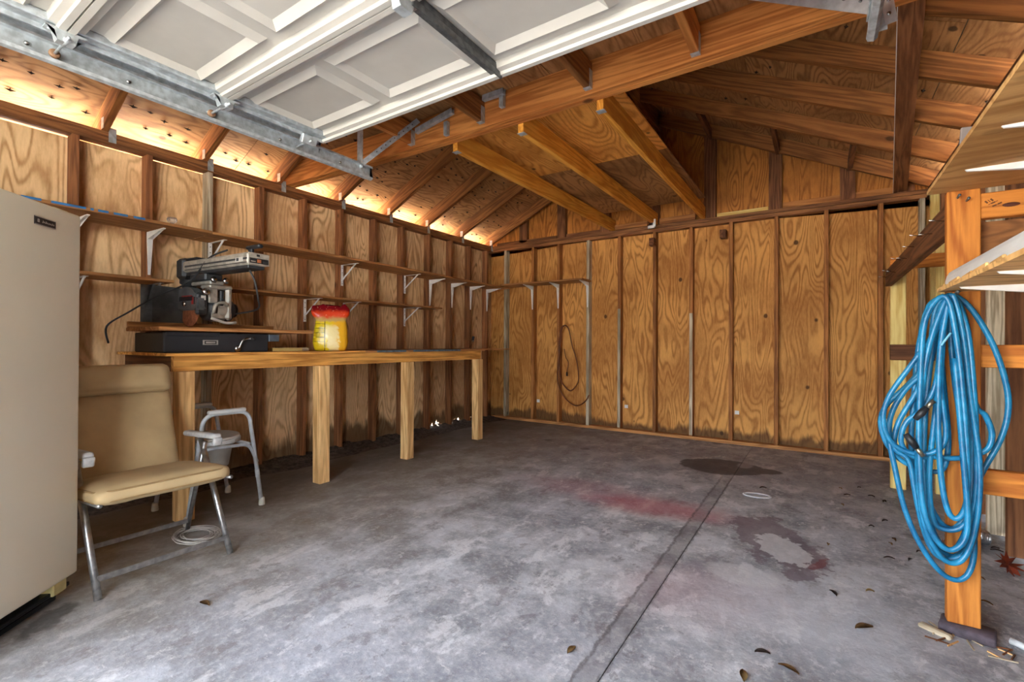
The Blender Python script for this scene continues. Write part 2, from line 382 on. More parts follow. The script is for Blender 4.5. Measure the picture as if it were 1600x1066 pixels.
# ---- back wall
wall_b = thing('wall_back', (-1.58, 5.6, 0), kind='structure')
BST = [-3.742, -3.287, -2.892, -2.47, -2.054, -1.623, -1.212, -.802, -.373, .055, .476, .770]
for i, x in enumerate(BST):
    box2('stud', (x-.019, BY, .035), (x+.019, BY+SD, PZ), 'weathered' if i in (0, 3, 11) else 'stud_back', wall_b)
for x, z0, z1 in ((-2.05, .05, 1.5), (-1.208, .05, 1.42)):    # pale battens nailed to the stud edges
    box2('batten', (x-.017, BY-.013, z0), (x+.017, BY, z1), 'weathered', wall_b)
box2('bottom_plate', (LX, BY-.01, 0), (RX, BY+SD, .035), 'shelf', wall_b)
plate_run('top_plate', (LX, BY, PZ), (RX, BY+SD, PZ+.038), 'plate', wall_b); plate_run('top_plate', (LX, BY-.012, PZ+.038), (RX, BY+SD, PT), 'plate', wall_b)
xs = [-4.05, -2.892, -1.623, -.373, .90]
for a, b in zip(xs, xs[1:]):
    ply_sheet('plywood_sheet', a+.001, b-.001, -.03, 2.44, 'xz', BY+SD, .02, wd('ply_back', 2), wall_b, ((a+b)/2, BY+SD, 0))
for x0, x1 in ((-4.62, RIDGE), (RIDGE, 1.46)):
    tz = lambda x: zu(x)+RV
    prism('gable_sheet', [(x0, 2.44 if tz(x0) > 2.44 else tz(x0)), (x1, 2.44 if tz(x1) > 2.44 else tz(x1)), (x1, tz(x1)), (x0, tz(x0))], 'xz', BY+SD, BY+SD+.012, wd('ply_gable', 2), wall_b, origin=((x0+x1)/2, BY+SD, 2.44))
for x in (-3.46, -2.863, -2.25, -1.64, -1.019, -.385, .226, .66):
    box2('gable_stud', (x-.06, BY+.02, PT), (x+.06, BY+SD, zu(x)+.09), 'stud', wall_b)
box2('gable_sill', (-.95, BY+.045, PT), (-.45, BY+SD, PT+.05), 'yellow', wall_b); box2('gable_sill', (-.32, BY+.045, PT), (.7, BY+SD, PT+.07), 'stud_back', wall_b)
box2('gable_sill', (-2.8, BY+.04, PT), (-2.3, BY+SD, PT+.05), 'stud', wall_b); box2('gable_sill', (-3.9, BY+.02, PT), (-2.93, BY+SD, PT+.045), 'plate', wall_b)
for x, z in ((-1.632, 2.26), (-.868, 2.258)): box2('wood_block', (x-.03, BY-.09, z-.045), (x+.03, BY, z+.045), 'dark_wood', wall_b)
stk = plain('white_sticker', (.8, .8, .78), .6, 0, .03)
for x, z in ((-3.24, .28), (-1.99, .30), (-.75, .33), (.53, .36)): box2('sticker', (x-.022, BY+SD-.002, z-.02), (x+.022, BY+SD, z+.02), stk, wall_b, 0)

# ---- right wall
wall_r = thing('wall_right', (.85, 2.3, 0), kind='structure')
for y in (-.7, -.29, .12, .53, .94, 1.35, 1.76, 2.17, 2.58, 2.99, 3.40, 3.74, 4.15, 4.56, 4.97, 5.38):
    m_ = 'weathered' if y == 3.74 else ('yellow' if y == 5.38 else 'stud')
    box2('stud', (RX, y-.019, 0), (RX+SD, y+.019, PZ), m_, wall_r)
plate_run('top_plate', (RX, FY, PZ), (RX+SD, 5.61, PZ+.038), 'plate', wall_r); plate_run('top_plate', (RX, FY, PZ+.038), (RX+SD, 5.61, PT), 'plate', wall_r)
ys = [FY, .22, 1.44, 2.66, 3.88, 5.1, 5.63]
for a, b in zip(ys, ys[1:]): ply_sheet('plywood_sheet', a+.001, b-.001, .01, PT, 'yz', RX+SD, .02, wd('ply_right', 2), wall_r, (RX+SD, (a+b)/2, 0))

# ---- front wall with the open doorway (behind the camera)
wall_f = thing('wall_front', (-1.2, FY, 0), kind='structure')
OX0, OX1, OZ = -2.5, .12, 2.16
for x0, x1 in ((-4.06, OX0), (OX1, .90)):
    box2('plywood_sheet', (x0, FY-.1, 0), (x1, FY, OZ), 'ply_left', wall_f, 0)
prism('gable_sheet', [(-4.5, zu(-4.5)+RV), (-4.06, OZ), (.90, OZ), (1.34, zu(1.34)+RV), (RIDGE, zu(RIDGE)+RV)], 'xz', FY-.1, FY, wd('ply_gable', 2), wall_f, origin=(RIDGE, FY, OZ))
box2('header', (OX0-.1, FY, OZ), (OX1+.1, FY+.09, OZ+.2), 'beam', wall_f)

# ---- roof: rafters, sheathing, tie beam, joists
ceil = thing('ceiling', (RIDGE, 2.3, PT), kind='structure')
RY = [-.72, -.11, .50, 1.11, 1.715, 2.31, 2.935, 3.555, 4.15, 4.80, 5.46]
EAVE = 4.5+RIDGE
def rafter_poly(s):
    f = lambda x: (RIDGE+s*(x))        # x = distance from the ridge
    p = [(.019, zu(RIDGE)), (2.38, zu(RIDGE)-SL*2.38), (2.38, PT+.002), (2.47, PT+.002), (2.47, zu(RIDGE)-SL*2.47), (2.98, zu(RIDGE)-SL*2.98), (2.98, zu(RIDGE)-SL*2.98+RV), (.019, zu(RIDGE)+RV-.009)]
    return [(f(x), z) for x, z in p]
_raf = {}
for y in RY:
    for s in (-1, 1):
        ro = (RIDGE+s*1.3, y, zu(RIDGE)-SL*1.3)
        if s not in _raf:
            # grain follows the slope: build the mesh along its own axis
            a = math.atan(SL)*(1 if s < 0 else -1); o = prism('rafter', rafter_poly(s), 'xz', y-.019, y+.019, wd('rafter', 0), ceil, origin=ro)
            o.data.transform(Matrix.Rotation(a, 4, 'Y')); o.rotation_euler = (0, -a, 0); _raf[s] = o.data
        else:
            a = math.atan(SL)*(1 if s < 0 else -1); link('rafter', _raf[s], None, ceil, ro, (0, -a, 0))
box2('ridge_board', (RIDGE-.019, FY, zu(RIDGE)-.03), (RIDGE+.019, 5.6, zu(RIDGE)+RV-.012), 'rafter', ceil)
slope_len = 3.0*math.hypot(1, SL)
for s in (-1, 1):
    for r_ in range(3):
        d0, d1 = r_*1.22, min((r_+1)*1.22, slope_len)
        e = [FY-.2] + ([-.4, 2.03, 4.46] if r_ % 2 == 0 else [.82, 3.25]) + [5.9]
        for a, b in zip(e, e[1:]):
            dm = (d0+d1)/2/math.hypot(1, SL); zc = zu(RIDGE)+RV-SL*dm
            ang = math.atan(SL)*(1 if s > 0 else -1)
            sz = (d1-d0-.004, b-a-.004, .014)
            box('roof_sheet', (RIDGE+s*dm+s*.0066*SL, (a+b)/2, zc+.009), sz, wd('ply_roof', 1 if (b-a) > 1.3 else 0), ceil, (0, ang, 0), 0)
    dm = slope_len/2/math.hypot(1, SL); zc = zu(RIDGE)+RV-SL*dm
    box('roof_covering', (RIDGE+s*dm, (FY+5.7)/2, zc+.045), (slope_len+.04, 5.9-FY+.3, .02), plain('grey_shingle', (.12, .115, .11), .9), ceil, (0, math.atan(SL)*s, 0), 0)
# roofing nail tips that split the underside of the sheathing
bm = bmesh.new(); nrm = {}
for s in (-1, 1):
    n_ = Vector((-s*SL, 0, -1)).normalized(); ta = Vector((s, 0, -SL)).normalized(); tb = Vector((0, 1, 0))
    for i in range(20):
        for j in range(54):
            d = .14+i*.145+random.uniform(-.03, .03); y = -.9+j*.12+random.uniform(-.04, .04)+(.06 if i % 2 else 0)
            if random.random() < (.3 if s < 0 else .88) or y > 5.6 or min(abs(y-q) for q in RY) < .03: continue
            c = Vector((RIDGE+s*d, y, zu(RIDGE)+RV-SL*d-.001))+n_*.0015
            w = random.uniform(.004, .008); k = random.uniform(.012, .02)
            for (A1, B1, l1) in ((ta, tb, k*1.5), (tb, ta, k*.9)):
                t_ = bm.verts.new(c+n_*random.uniform(.008, .018)); q = [bm.verts.new(c+A1*w*.8), bm.verts.new(c+B1*l1), bm.verts.new(c-A1*w*.8), bm.verts.new(c-B1*l1)]
                for z in range(4): bm.faces.new((q[z], q[(z+1) % 4], t_))
org = Vector((RIDGE, 2.3, PT))
for v in bm.verts: v.co -= org
nt = link('nail_tips', bm_mesh(bm, 'nail_tips'), plain('split_wood_dark', (.03, .016, .008), .9), ceil, org); nt['kind'] = 'stuff'
# galvanized rafter ties
for y in RY[3:]:
    t_ = box2('rafter_tie', (LX, y+.019, PZ+.01), (LX+.002, y+.06, PT+.03), galv, ceil, 0)
    box2('rafter_tie', (LX+.004, y-.0215, PT+.004), (LX+.045, y-.0192, PT+.075), galv, ceil, 0)
# tie beam, two planks, sagging a little at midspan
def sag_beam(name, y0, y1, z0, h, mat, x0=-4.03, x1=.87, sag=.03):
    bm = bmesh.new(); n = 24; rings = []
    for i in range(n+1):
        x = x0+(x1-x0)*i/n; t = (x-x0)/(x1-x0); dz = -sag*4*t*(1-t)
        top = min(z0+h, zu(x)+RV-.02)
        rings.append([bm.verts.new((x-RIDGE, y-(y0+y1)/2, z+dz-z0)) for y, z in ((y0, z0), (y1, z0), (y1, max(top, z0+.02)), (y0, max(top, z0+.02)))])
    for a, b in zip(rings, rings[1:]):
        for k in range(4): bm.faces.new((a[k], a[(k+1) % 4], b[(k+1) % 4], b[k]))
    bm.faces.new(rings[0][::-1]); bm.faces.new(rings[-1])
    return link(name, bm_mesh(bm, name), wd(mat, 0), ceil, (RIDGE, (y0+y1)/2, z0))
sag_beam('tie_beam', 2.375, 2.414, PT+.004, .185, 'beam'); sag_beam('tie_beam', 2.417, 2.456, PT, .185, 'beam')
sag_beam('collar_plank', 1.745, 1.783, PT, .14, 'beam', x0=-.3, sag=.0)
JZ = 2.452
for x in (-2.13, -1.60, -1.075):      # long yellow joists between beam and back wall
    bar('joist', (x+.045, 2.457, JZ), (x-.01, BY+.06, PT+.07), .04, .14, 'joist', ceil, .003)
    h = box2('joist_hanger', (x+.02, 2.457, JZ-.073), (x+.07, 2.50, JZ-.071), galv, ceil, 0)
FJ = [-2.40, -1.79, -1.06, -.50]
for x in FJ:                           # joists in front of the beam, over the door
    bar('joist', (x, .45, 2.55), (x, 2.374, 2.535), .038, .14, 'beam' if x > -.9 or x < -2 else 'rafter', ceil, .003)
    box2('joist_hanger', (x-.021, 2.34, 2.462), (x+.021, 2.374, 2.464), galv, ceil, 0); box2('joist_hanger', (x+.019, 2.335, 2.464), (x+.021, 2.374, 2.56), galv, ceil, 0)
for y0, y1, mt in ((2.46, 3.72, 'ply_loft'), (3.724, 5.2, 'ply_roof')):
    for a, b in ((-2.2, -1.602), (-1.598, -1.0)): box2('loft_sheet', (a, y0, 2.602), (b, y1, 2.617), mt, ceil, 0)
for a, b in ((-2.5, -1.3), (-1.296, -.1)): box2('loft_sheet', (a, .5, 2.622), (b, 2.37, 2.637), 'ply_roof', ceil, 0)
for x, z1 in ((-1.9, .06), (-1.36, .065)): box2('blocking', (x-.2, BY-.03, PT), (x+.2, BY+.03, PT+z1), 'stud_back', ceil)
for x in (-1.0, -.36, .24, -2.86): box2('blocking', (x-.019, 4.82, zu(x)-.001), (x+.019, 5.5, zu(x)+.09), 'dark_wood', ceil)
PLW = .10
bar('plank', (.62, BY+.05, PT+.03), (.315, 2.40, PT+.03+.19), PLW, .038, 'stud', ceil, .003)
bar('plank_edge', (.569, BY+.05, PT+.031), (.2635, 2.40, PT+.221), .003, .042, white_metal, ceil, 0)
ck = prism('joist_clip', [(0, 0), (.075, 0), (.075, .015), (.09, .015), (.09, .1), (.06, .1), (.06, .03), (0, .03)], 'xz', 5.36, 5.375, white_metal, ceil, origin=(0, 5.36, 0)); ck.location += Vector((-1.655, 0, 2.40))

# ================================================================== GARAGE DOOR
DZ = 2.25
door = thing('door_1', (-1.2, .55, DZ), kind='structure')
dpaint = plain('white_door_steel', (.57, .555, .50), .45, 0, .03, 5)
DX0, DX1 = -2.45, .05
def door_section(ya, yb):
    """underside of a pressed steel section: folded rims along both seams, skin above them with four pressed panels"""
    bm = bmesh.new(); zs, zr = .045, 0.
    H = yb-ya
    def quad(*p): bm.faces.new([bm.verts.new(q) for q in p])
    prof = [(0, .06), (0, 0), (.022, 0), (.026, .012), (.05, .016), (.055, zs)]
    L = [(y, z) for y, z in prof]; Rr = [(H-y, z) for y, z in prof[::-1]]
    x0, x1 = DX0-(-1.2), DX1-(-1.2)
    for ch in (L, Rr):
        for (y0, z0), (y1, z1) in zip(ch, ch[1:]): quad((x0, y0, z0), (x1, y0, z0), (x1, y1, z1), (x0, y1, z1))
    quad((x0, 0, .06), (x1, 0, .06), (x1, H, .06), (x0, H, .06))
    pan = [(-2.42+.0, -1.86), (-1.80, -1.23), (-1.17, -.60), (-.54, .02)]
    cx = [x0]; 
    ya_, yb_ = .055, H-.055; p0, p1 = .105, H-.1
    quad((x0, ya_, zs), (x1, ya_, zs), (x1, p0, zs), (x0, p0, zs)); quad((x0, p1, zs), (x1, p1, zs), (x1, yb_, zs), (x0, yb_, zs))
    last = x0
    for a, b in pan:
        a, b = a+1.2, b+1.2
        quad((last, p0, zs), (a, p0, zs), (a, p1, zs), (last, p1, zs)); last = b
        def ringq(A, za, B, zb):
            (ax, ay, bx, by), (cx_, cy_, dx_, dy_) = A, B
            Ap = [(ax, ay, za), (bx, ay, za), (bx, by, za), (ax, by, za)]; Bp = [(cx_, cy_, zb), (dx_, cy_, zb), (dx_, dy_, zb), (cx_, dy_, zb)]
            for k in range(4): quad(Ap[k], Ap[(k+1) % 4], Bp[(k+1) % 4], Bp[k])
        r0 = (a, p0, b, p1); r1 = (a+.034, p0+.032, b-.034, p1-.018); r2 = (a+.062, p0+.050, b-.062, p1-.050)
        ringq(r0, zs, r1, zs-.020); ringq(r1, zs-.020, r2, zs-.0)
        quad((r2[0], r2[1], zs), (r2[2], r2[1], zs), (r2[2], r2[3], zs), (r2[0], r2[3], zs))
    quad((last, p0, zs), (x1, p0, zs), (x1, p1, zs), (last, p1, zs))
    for x in (x0, x1): quad((x, 0, 0), (x, H, 0), (x, H, .06), (x, 0, .06))
    bmesh.ops.remove_doubles(bm, verts=bm.verts, dist=1e-5)
    me = bm_mesh(bm, 'door_section'); me.materials.append(dpaint); return me
SEC = [1.715, 1.137, .559, -.019, -.597]
sec_me = door_section(0, .572)
for a in SEC[1:]:
    sct = link('door_section', sec_me, dpaint, door, (-1.2, a, DZ))
    for k, x in enumerate((DX0+.028, -1.2, DX1-.028)):      # end and centre stiles
        st = box2('stile', (x-.026, a+.012, DZ+.012), (x+.026, a+.56, DZ+.044), galv_dark if k == 1 else galv, door, .004)
        if k == 1: box2('stile_lip', (x+.02, a+.02, DZ-.012), (x+.027, a+.56, DZ+.014), galv_dark, door, 0)
        else: box2('stile_lip', (x-.03, a+.02, DZ-.006), (x-.024, a+.56, DZ+.03), galv, door, 0)
rubber = plain('brown_roller', (.30, .17, .09), .5)
def hinge(x, y, roller=True):
    hb = prism('hinge', [(-.06, 0), (.06, 0), (.06, -.006), (.035, -.012), (.026, -.045), (-.026, -.045), (-.035, -.012), (-.06, -.006)], 'yz', -.02, .02, galv, door, origin=(0, 0, 0))
    hb.location += Vector((x, y, DZ+.004))
    if roller:
        tube('roller_shaft', [(x+.05, y, DZ-.032), (x-.13, y, DZ-.032)], .0055, galv, door, 8)
        lathe('roller', [(.008, -.008), (.016, -.008), (.018, -.004), (.018, .004), (.016, .008), (.008, .008)], rubber, door, (x-.135, y, DZ-.032), 16, (0, R(90), 0))
        tube('hinge_barrel', [(x-.03, y, DZ-.032), (x+.03, y, DZ-.032)], .011, galv, door, 10)
    for dy in (-.045, .045): lathe('bolt', [(.0, -.008), (.007, -.008), (.007, 0)], galv, door, (x, y+dy, DZ), 6)
for a in SEC[1:4]:
    hinge(DX0+.03, a-.003); hinge(-1.2, a-.003, False); hinge(DX1-.03, a-.003)
# top roller bracket
box('roller_bracket', (DX0+.0, 1.60, DZ-.02), (.03, .09, .05), galv, door, (0, R(20), 0), .003); tube('roller_shaft', [(DX0+.03, 1.60, DZ-.03), (DX0-.12, 1.60, DZ-.03)], .0055, galv, door, 8)

def track(side, label):
    s = side; x = -2.575 if s < 0 else .175
    tk = thing('door_track', (x, .8, 2.18), label, 'door track', 'garage door tracks')
    y0, y1 = -.7, 2.14
    # C shaped channel, open towards the door
    o = -s
    P_ = [(0, .0), (o*.012, -.008), (o*.03, -.004), (o*.034, .006), (o*.031, .006), (o*.027, 0), (o*.012, -.004), (.003*o, .002), (.003*o, .058), (o*.012, .064), (o*.026, .06), (o*.03, .054), (o*.034, .056), (o*.03, .066), (o*.012, .07), (0, .062)]
    prism('channel', [(x+p, 2.185+q*1.25) for p, q in P_], 'xz', y0, y1, galv, tk, origin=(x, .8, 2.18))
    # stiffening angle bolted on its outer side
    if s < 0:
        prism('angle_iron', [(x-.004, 2.215), (x, 2.215), (x, 2.30), (x+.03*o, 2.30), (x+.03*o, 2.304), (x-.004, 2.304)], 'xz', y0, 1.75, galv, tk, origin=(x, .8, 2.18))
    for i, y in enumerate((.1, .48, .8, 1.13, 1.5, 1.9)): lathe('bolt', [(.009, 0), (.009, .004), (.005, .009), (0, .01)], chrome, tk, (x+.004*o, y, 2.225), 8, (0, R(90)*o, 0))
    # hanger: upright and diagonal perforated angle
    yh = 2.06 if s < 0 else 2.13
    prism('hanger_angle', [(x-.027, yh-.002), (x+.027, yh-.002), (x+.027, yh+.002), (x-.023, yh+.002), (x-.023, yh+.032), (x-.027, yh+.032)], 'xy', 2.2 if s > 0 else 2.24, 2.60, galv, tk, origin=(x, yh, 2.2))
    if s < 0:
        bar('diagonal_brace', (x+.0, yh-.005, 2.255), (x+.30, yh+.24, 2.58), .038, .003, galv, tk, 0, R(80))
        for k in range(9):
            t = .3+k*.075; lathe('punched_hole', [(.005, 0), (.005, .0008), (0, .0008)], galv_dark, tk, (x+.30*t, yh-.008+.245*t, 2.255+.325*t), 8, (R(90), 0, R(12)))
        box('track_bracket', (x-.0, 2.085, 2.215), (.012, .05, .07), galv, tk, None, .002)
    else:
        bar('diagonal_brace', (x-.01, yh+.003, 2.30), (x-.42, yh+.003, 2.52), .003, .06, plain('bright_galvanized', (.72, .75, .77), .35, .7, .08, 30), tk, 0)
        for k in range(7):
            t = .1+k*.12; lathe('punched_hole', [(.006, 0), (.006, .0006), (0, .0006)], galv_dark, tk, (x-.01-.41*t, yh+.001, 2.31+.22*t), 8, (R(90), 0, 0))
        box('splice_plate', (x+.028, yh-.005, 2.29), (.034, .003, .15), plain('bright_galvanized', (0, 0, 0)), tk, (0, R(-8), 0), 0)
        for z in (2.25, 2.3): lathe('bolt', [(.007, 0), (.007, .004), (0, .006)], chrome, tk, (x+.03, yh-.007, z), 8, (R(90), 0, 0))
track(-1, 'long galvanized steel garage door track running over the left side of the room')
track(1, 'galvanized track hanger with punched strap beside the rafters at upper right')
for i, (x0, x1, z0, z1, lab) in enumerate(((-2.345, -2.005, 2.541, 2.588, 'longer galvanized scrap channel, left one of two pieces wedged on the tie beam'), (-1.765, -1.60, 2.606, 2.598, 'short galvanized scrap channel, right one of two pieces wedged on the tie beam'))):
    sc = thing('metal_channel', (x0, 2.352, z0), lab, 'metal scrap')
    L_ = Vector((x1-x0, -.012, z1-z0)); e = L_.to_track_quat('X', 'Z').to_euler()
    o = prism('channel', [(-.014, -.017), (.014, -.017), (.014, .017), (.008, .017), (.008, .013), (.011, .013), (.011, -.013), (-.011, -.013), (-.011, .013), (-.008, .013), (-.008, .017), (-.014, .017)], 'yz', 0, L_.length, galv, sc)
    o.rotation_euler = e; o.location = (0, 0, 0)
    h = .09; box2('clip', (x0+(x1-x0)*.75, 2.345, z0-h), (x0+(x1-x0)*.75+.03, 2.372, z0-.0), galv, sc, 0)

# ================================================================== THINGS ON THE LEFT
# ---- refrigerator, turned about 48 degrees
fx = Vector((.67, -.74, 0)).normalized()
fr = thing('refrigerator', (-2.614, .657, 0), 'beige upright refrigerator with small dark badge at the left edge', 'refrigerator', rotz=math.atan2(fx.y, fx.x), local=True)
fcol = plain('beige_enamel', srgb(224, 217, 196), .38, 0, .015, 3)
gask = plain('pale_gasket', srgb(214, 212, 204), .5, 0, .03)
def fbox(name, lo, hi, mat, bev=.002, segs=1, par=fr):
    return box(name, [(a+b)/2 for a, b in zip(lo, hi)], [b-a for a, b in zip(lo, hi)], mat, par, None, bev, segs)
# local x runs along the door, the front looks along local +y
fbox('cabinet', (.012, -.68, .10), (.748, -.075, 1.585), fcol, .008)
fbox('gasket', (.012, -.077, .115), (.748, -.062, 1.575), gask, 0)
fd = fbox('door', (0, -.062, .10), (.76, 0, 1.60), fcol, .012, 3)
fbox('hinge_cover', (.02, -.10, 1.585), (.10, -.03, 1.612), plain('ivory_plastic', srgb(214, 200, 140), .5), .006)
fbox('handle', (.69, 0, .75), (.725, .045, 1.25), gask, .012)
bd = fbox('badge', (.138, 0, 1.51), (.236, .004, 1.542), plain('dark_badge', srgb(46, 36, 32), .4), .001)
bdl = plain('badge_silver', srgb(190, 184, 174), .35, .4)
fbox('badge_rim', (.138, .0035, 1.539), (.236, .0045, 1.542), bdl, 0); fbox('badge_rim', (.138, .0035, 1.51), (.236, .0045, 1.5125), bdl, 0)
for k in range(4):
    a = [(.216, 1.520, .224, 1.5225), (.216, 1.5295, .224, 1.532), (.2215, 1.520, .224, 1.532), (.216, 1.520, .2185, 1.532)][k]
    fbox('badge_mark', (a[0], .004, a[1]), (a[2], .0048, a[3]), bdl, 0)
for k, h in enumerate((.0085, .006, .0085, .005, .0055, .005, .0075, .005)):      # lettering too small to read
    x = .203-k*.0072; fbox('badge_letter', (x-.0045, .004, 1.5215), (x-.003, .0048, 1.5215+h), bdl, 0); fbox('badge_letter', (x-.0045, .004, 1.5215+(h*.5 if k % 2 else 0)), (x, .0048, 1.523+(h*.5 if k % 2 else 0)), bdl, 0)
fbox('base_grille', (.03, -.13, .012), (.73, -.085, .095), black, .003)
for k in range(5): fbox('grille_slot', (.05, -.087, .022+k*.014), (.71, -.082, .029+k*.014), galv_dark, 0)
fbox('base_rail', (.0, -.09, .045), (.5, -.03, .062), plain('rusty_black_rail', srgb(32, 34, 38), .35, .5), .003)
fbox('base_rail', (.05, -.06, .012), (.5, -.045, .035), plain('rusty_black_rail', (0, 0, 0)), .003)
fbox('hinge_foot', (.03, -.07, .045), (.10, -.02, .1), plain('ivory_plastic', (0, 0, 0)), .004); fbox('hinge_foot', (.0, -.10, .02), (.035, -.045, .06), plain('rust_cream', srgb(176, 140, 84), .6, 0, .3, 40), .006)
lathe('leveling_foot', [(.012, 0), (.018, .004), (.012, .02), (.006, .022), (.006, .08)], galv_dark, fr, (.045, -.11, 0), 12)
lathe('leveling_foot', [(.012, 0), (.018, .004), (.012, .02), (.006, .022), (.006, .08)], galv_dark, fr, (.70, -.11, 0), 12)
for x in (.06, .70): lathe('leveling_foot', [(.012, 0), (.018, .004), (.012, .02), (.006, .022), (.006, .11)], galv_dark, fr, (x, -.62, 0), 12)

# ---- workbench
bx0, by0, by1 = -3.20, 1.225, 4.24
wb = thing('workbench', (-3.58, 2.7, 0), 'long wooden workbench on square posts along the left wall', 'workbench')
box2('bench_top', (-3.955, 1.18, .985), (-3.185, 2.62, 1.003), 'apron', wb); box2('bench_top', (-3.955, 2.622, .985), (-3.185, 4.30, 1.003), 'shelf', wb)
box2('bench_top', (-3.955, 4.302, .985), (-3.5, 5.3, 1.0), 'shelf', wb)
box2('front_apron', (bx0-.038, by0, .893), (bx0, by1, .985), 'apron', wb); box2('end_apron', (-3.955, by0-.0, .893), (bx0-.039, by0+.038, .985), 'dark_wood', wb); box2('end_apron', (-3.955, by1-.038, .893), (bx0-.039, by1, .985), 'apron', wb)
box2('wall_ledger', (-3.958, by0+.04, .893), (-3.92, by1-.04, .985), 'stud', wb)
for y, w in ((1.235, .085), (2.165, .092), (3.065, .088), (4.13, .088)):
    tl = random.uniform(-.006, .006)
    bar('leg', (-3.195+tl, y+.045, 0), (-3.20, y+.045, .893), .088, w, 'treated', wb, .004)
bar('leg', (-3.28, 1.325, 0), (-3.28, 1.325, .893), .038, .088, 'treated', wb, .003)
tape = plain('blue_masking_tape', srgb(40, 112, 176), .6, 0, .12); tape2 = plain('faded_blue_tape', srgb(92, 112, 124), .6, 0, .25, 20)
for a, b in ((2.74, 3.08), (3.17, 3.86)): box2('tape_strip', (-3.26, a, 1.003), (-3.183, b, 1.0045), tape2, wb, 0); box2('tape_strip', (-3.1845, a, .988), (-3.183, b, 1.0045), tape2, wb, 0)

# ---- shelves and their brackets
def bracket_pressed(par, at, axis, ht=.31, ln=.25):
    """white pressed steel bracket, tapering legs; axis = direction it sticks out."""
    bm = bmesh.new(); w0, w1 = .016, .007
    A = [(0, 0, w0), (0, -.035, w0), (0, -ht, w1), (.006, -ht, w1), (.02, -.05, w0), (.05, -.02, w0), (ln, -.006, w1), (ln, 0, w1)]
    f = [bm.verts.new((x, -w, z)) for x, z, w in A]; b = [bm.verts.new((x, w, z)) for x, z, w in A]; n = len(A)
    bm.faces.new(f); bm.faces.new(b[::-1])
    for i in range(n): bm.faces.new((f[i], b[i], b[(i+1) % n], f[(i+1) % n]))
    # shallow groove down the middle of the front
    bmesh.ops.triangulate(bm, faces=[q for q in bm.faces if len(q.verts) > 4])
    return link('bracket', bm_mesh(bm, 'bracket'), white_metal, par, at, (0, 0, axis))
def bracket_strap(par, at, axis, ht=.205, ln=.24):
    """flat upright with screw holes, flat top leg and a diagonal strut."""
    bm = bmesh.new()
    def bx(lo, hi):
        r = bmesh.ops.create_cube(bm, size=1); bmesh.ops.scale(bm, vec=[b-a for a, b in zip(lo, hi)], verts=r['verts']); bmesh.ops.translate(bm, vec=[(a+b)/2 for a, b in zip(lo, hi)], verts=r['verts'])
    bx((0, -.013, -ht), (.003, .013, 0)); bx((0, -.012, -.003), (ln, .012, 0))
    tube_bm(bm, [(.003, 0, -ht*.72), (ln*.86, 0, -.003)], .007, 6)
    o = link('bracket', bm_mesh(bm, 'bracket'), white_metal, par, at, (0, 0, axis))
    for z in (-.03, -.075, -ht+.02):
        h = lathe('screw', [(0, 0), (.004, 0), (.004, .002), (0, .003)], galv_dark, None, (0, 0, 0), 8); h.parent = o; h.location = (.003, 0, z); h.rotation_euler = (0, R(90), 0)
    return o
sh1 = thing('wall_shelf', (-3.8, 3.0, 1.84), 'long upper wooden shelf on white brackets along the left wall', 'shelf')
box2('board', (-3.955, -.6, 1.842), (-3.62, 1.62, 1.862), 'shelf', sh1); box2('board', (-3.955, 1.622, 1.838), (-3.62, 4.1, 1.858), 'shelf', sh1); box2('board', (-3.955, 4.102, 1.836), (-3.64, 5.50, 1.855), 'shelf', sh1)
for y in (.14, .965, 1.36): bracket_pressed(sh1, (LX, y, 1.842), 0, .30)
for y in (4.215, 4.62, 5.005, 5.38): bracket_pressed(sh1, (LX, y, 1.836), 0, .31, .24)
for y in (1.755, 2.96, 3.80): bracket_strap(sh1, (LX, y, 1.838), 0)
for a, b in ((.50, .56), (.60, .635), (.66, .74), (.78, .93), (.95, .965), (.985, 1.035), (1.06, 1.13), (1.16, 1.22)): box2('tape_strip', (-3.66, a, 1.862), (-3.6185, b, 1.8635), tape, sh1, 0); box2('tape_strip', (-3.6195, a, 1.85), (-3.6185, b, 1.8635), tape, sh1, 0)
sh2 = thing('wall_shelf', (-3.8, 2.5, 1.47), 'lower wooden shelf on the left wall behind the saw and bag', 'shelf')
box2('board', (-3.955, .60, 1.472), (-3.68, 1.41, 1.492), 'shelf', sh2); box2('board', (-3.955, 1.63, 1.466), (-3.68, 4.13, 1.484), 'shelf', sh2)
for y in (2.56, 2.985, 3.80): bracket_strap(sh2, (LX, y, 1.466), 0, .205, .25)
for y in (.965, 1.36): bracket_strap(sh2, (LX, y, 1.472), 0, .16, .22)
sh3 = thing('wall_shelf', (-3.0, 5.4, 1.85), 'short wooden shelf on white brackets in the corner of the back wall', 'shelf')
box2('board', (-3.64, 5.24, 1.855), (-2.42, BY-.001, 1.874), 'shelf', sh3)
for x in (-3.287, -2.892, -2.47): bracket_pressed(sh3, (x, BY, 1.855), R(-90), .32, .24)

# ---- radial arm saw
saw = thing('radial_arm_saw', (-3.45, 1.55, 1.003), 'grey and black radial arm saw with plywood table on the workbench', 'power saw')
sblk = plain('black_saw_base', srgb(44, 47, 52), .5, .1, .1, 9); sgry = plain('grey_saw_metal', srgb(182, 177, 164), .42, .25, .15, 20); sdk = plain('dark_grey_metal', srgb(66, 68, 70), .5, .3, .2, 14)
srust = plain('rusty_blade', srgb(178, 112, 78), .65, .1, .2, 30); sred = plain('red_decal', srgb(176, 44, 40), .5)
box2('base', (-3.68, 1.19, 1.004), (-3.245, 1.82, 1.128), sblk, saw, .006)
box2('base_flange', (-3.30, 1.20, 1.105), (-3.235, 1.50, 1.132), sblk, saw, .004); box2('base_end_plate', (-3.26, 1.821, 1.075), (-3.235, 1.895, 1.125), plain('blue_grey_steel', srgb(96, 106, 116), .5, .3), saw, .003)
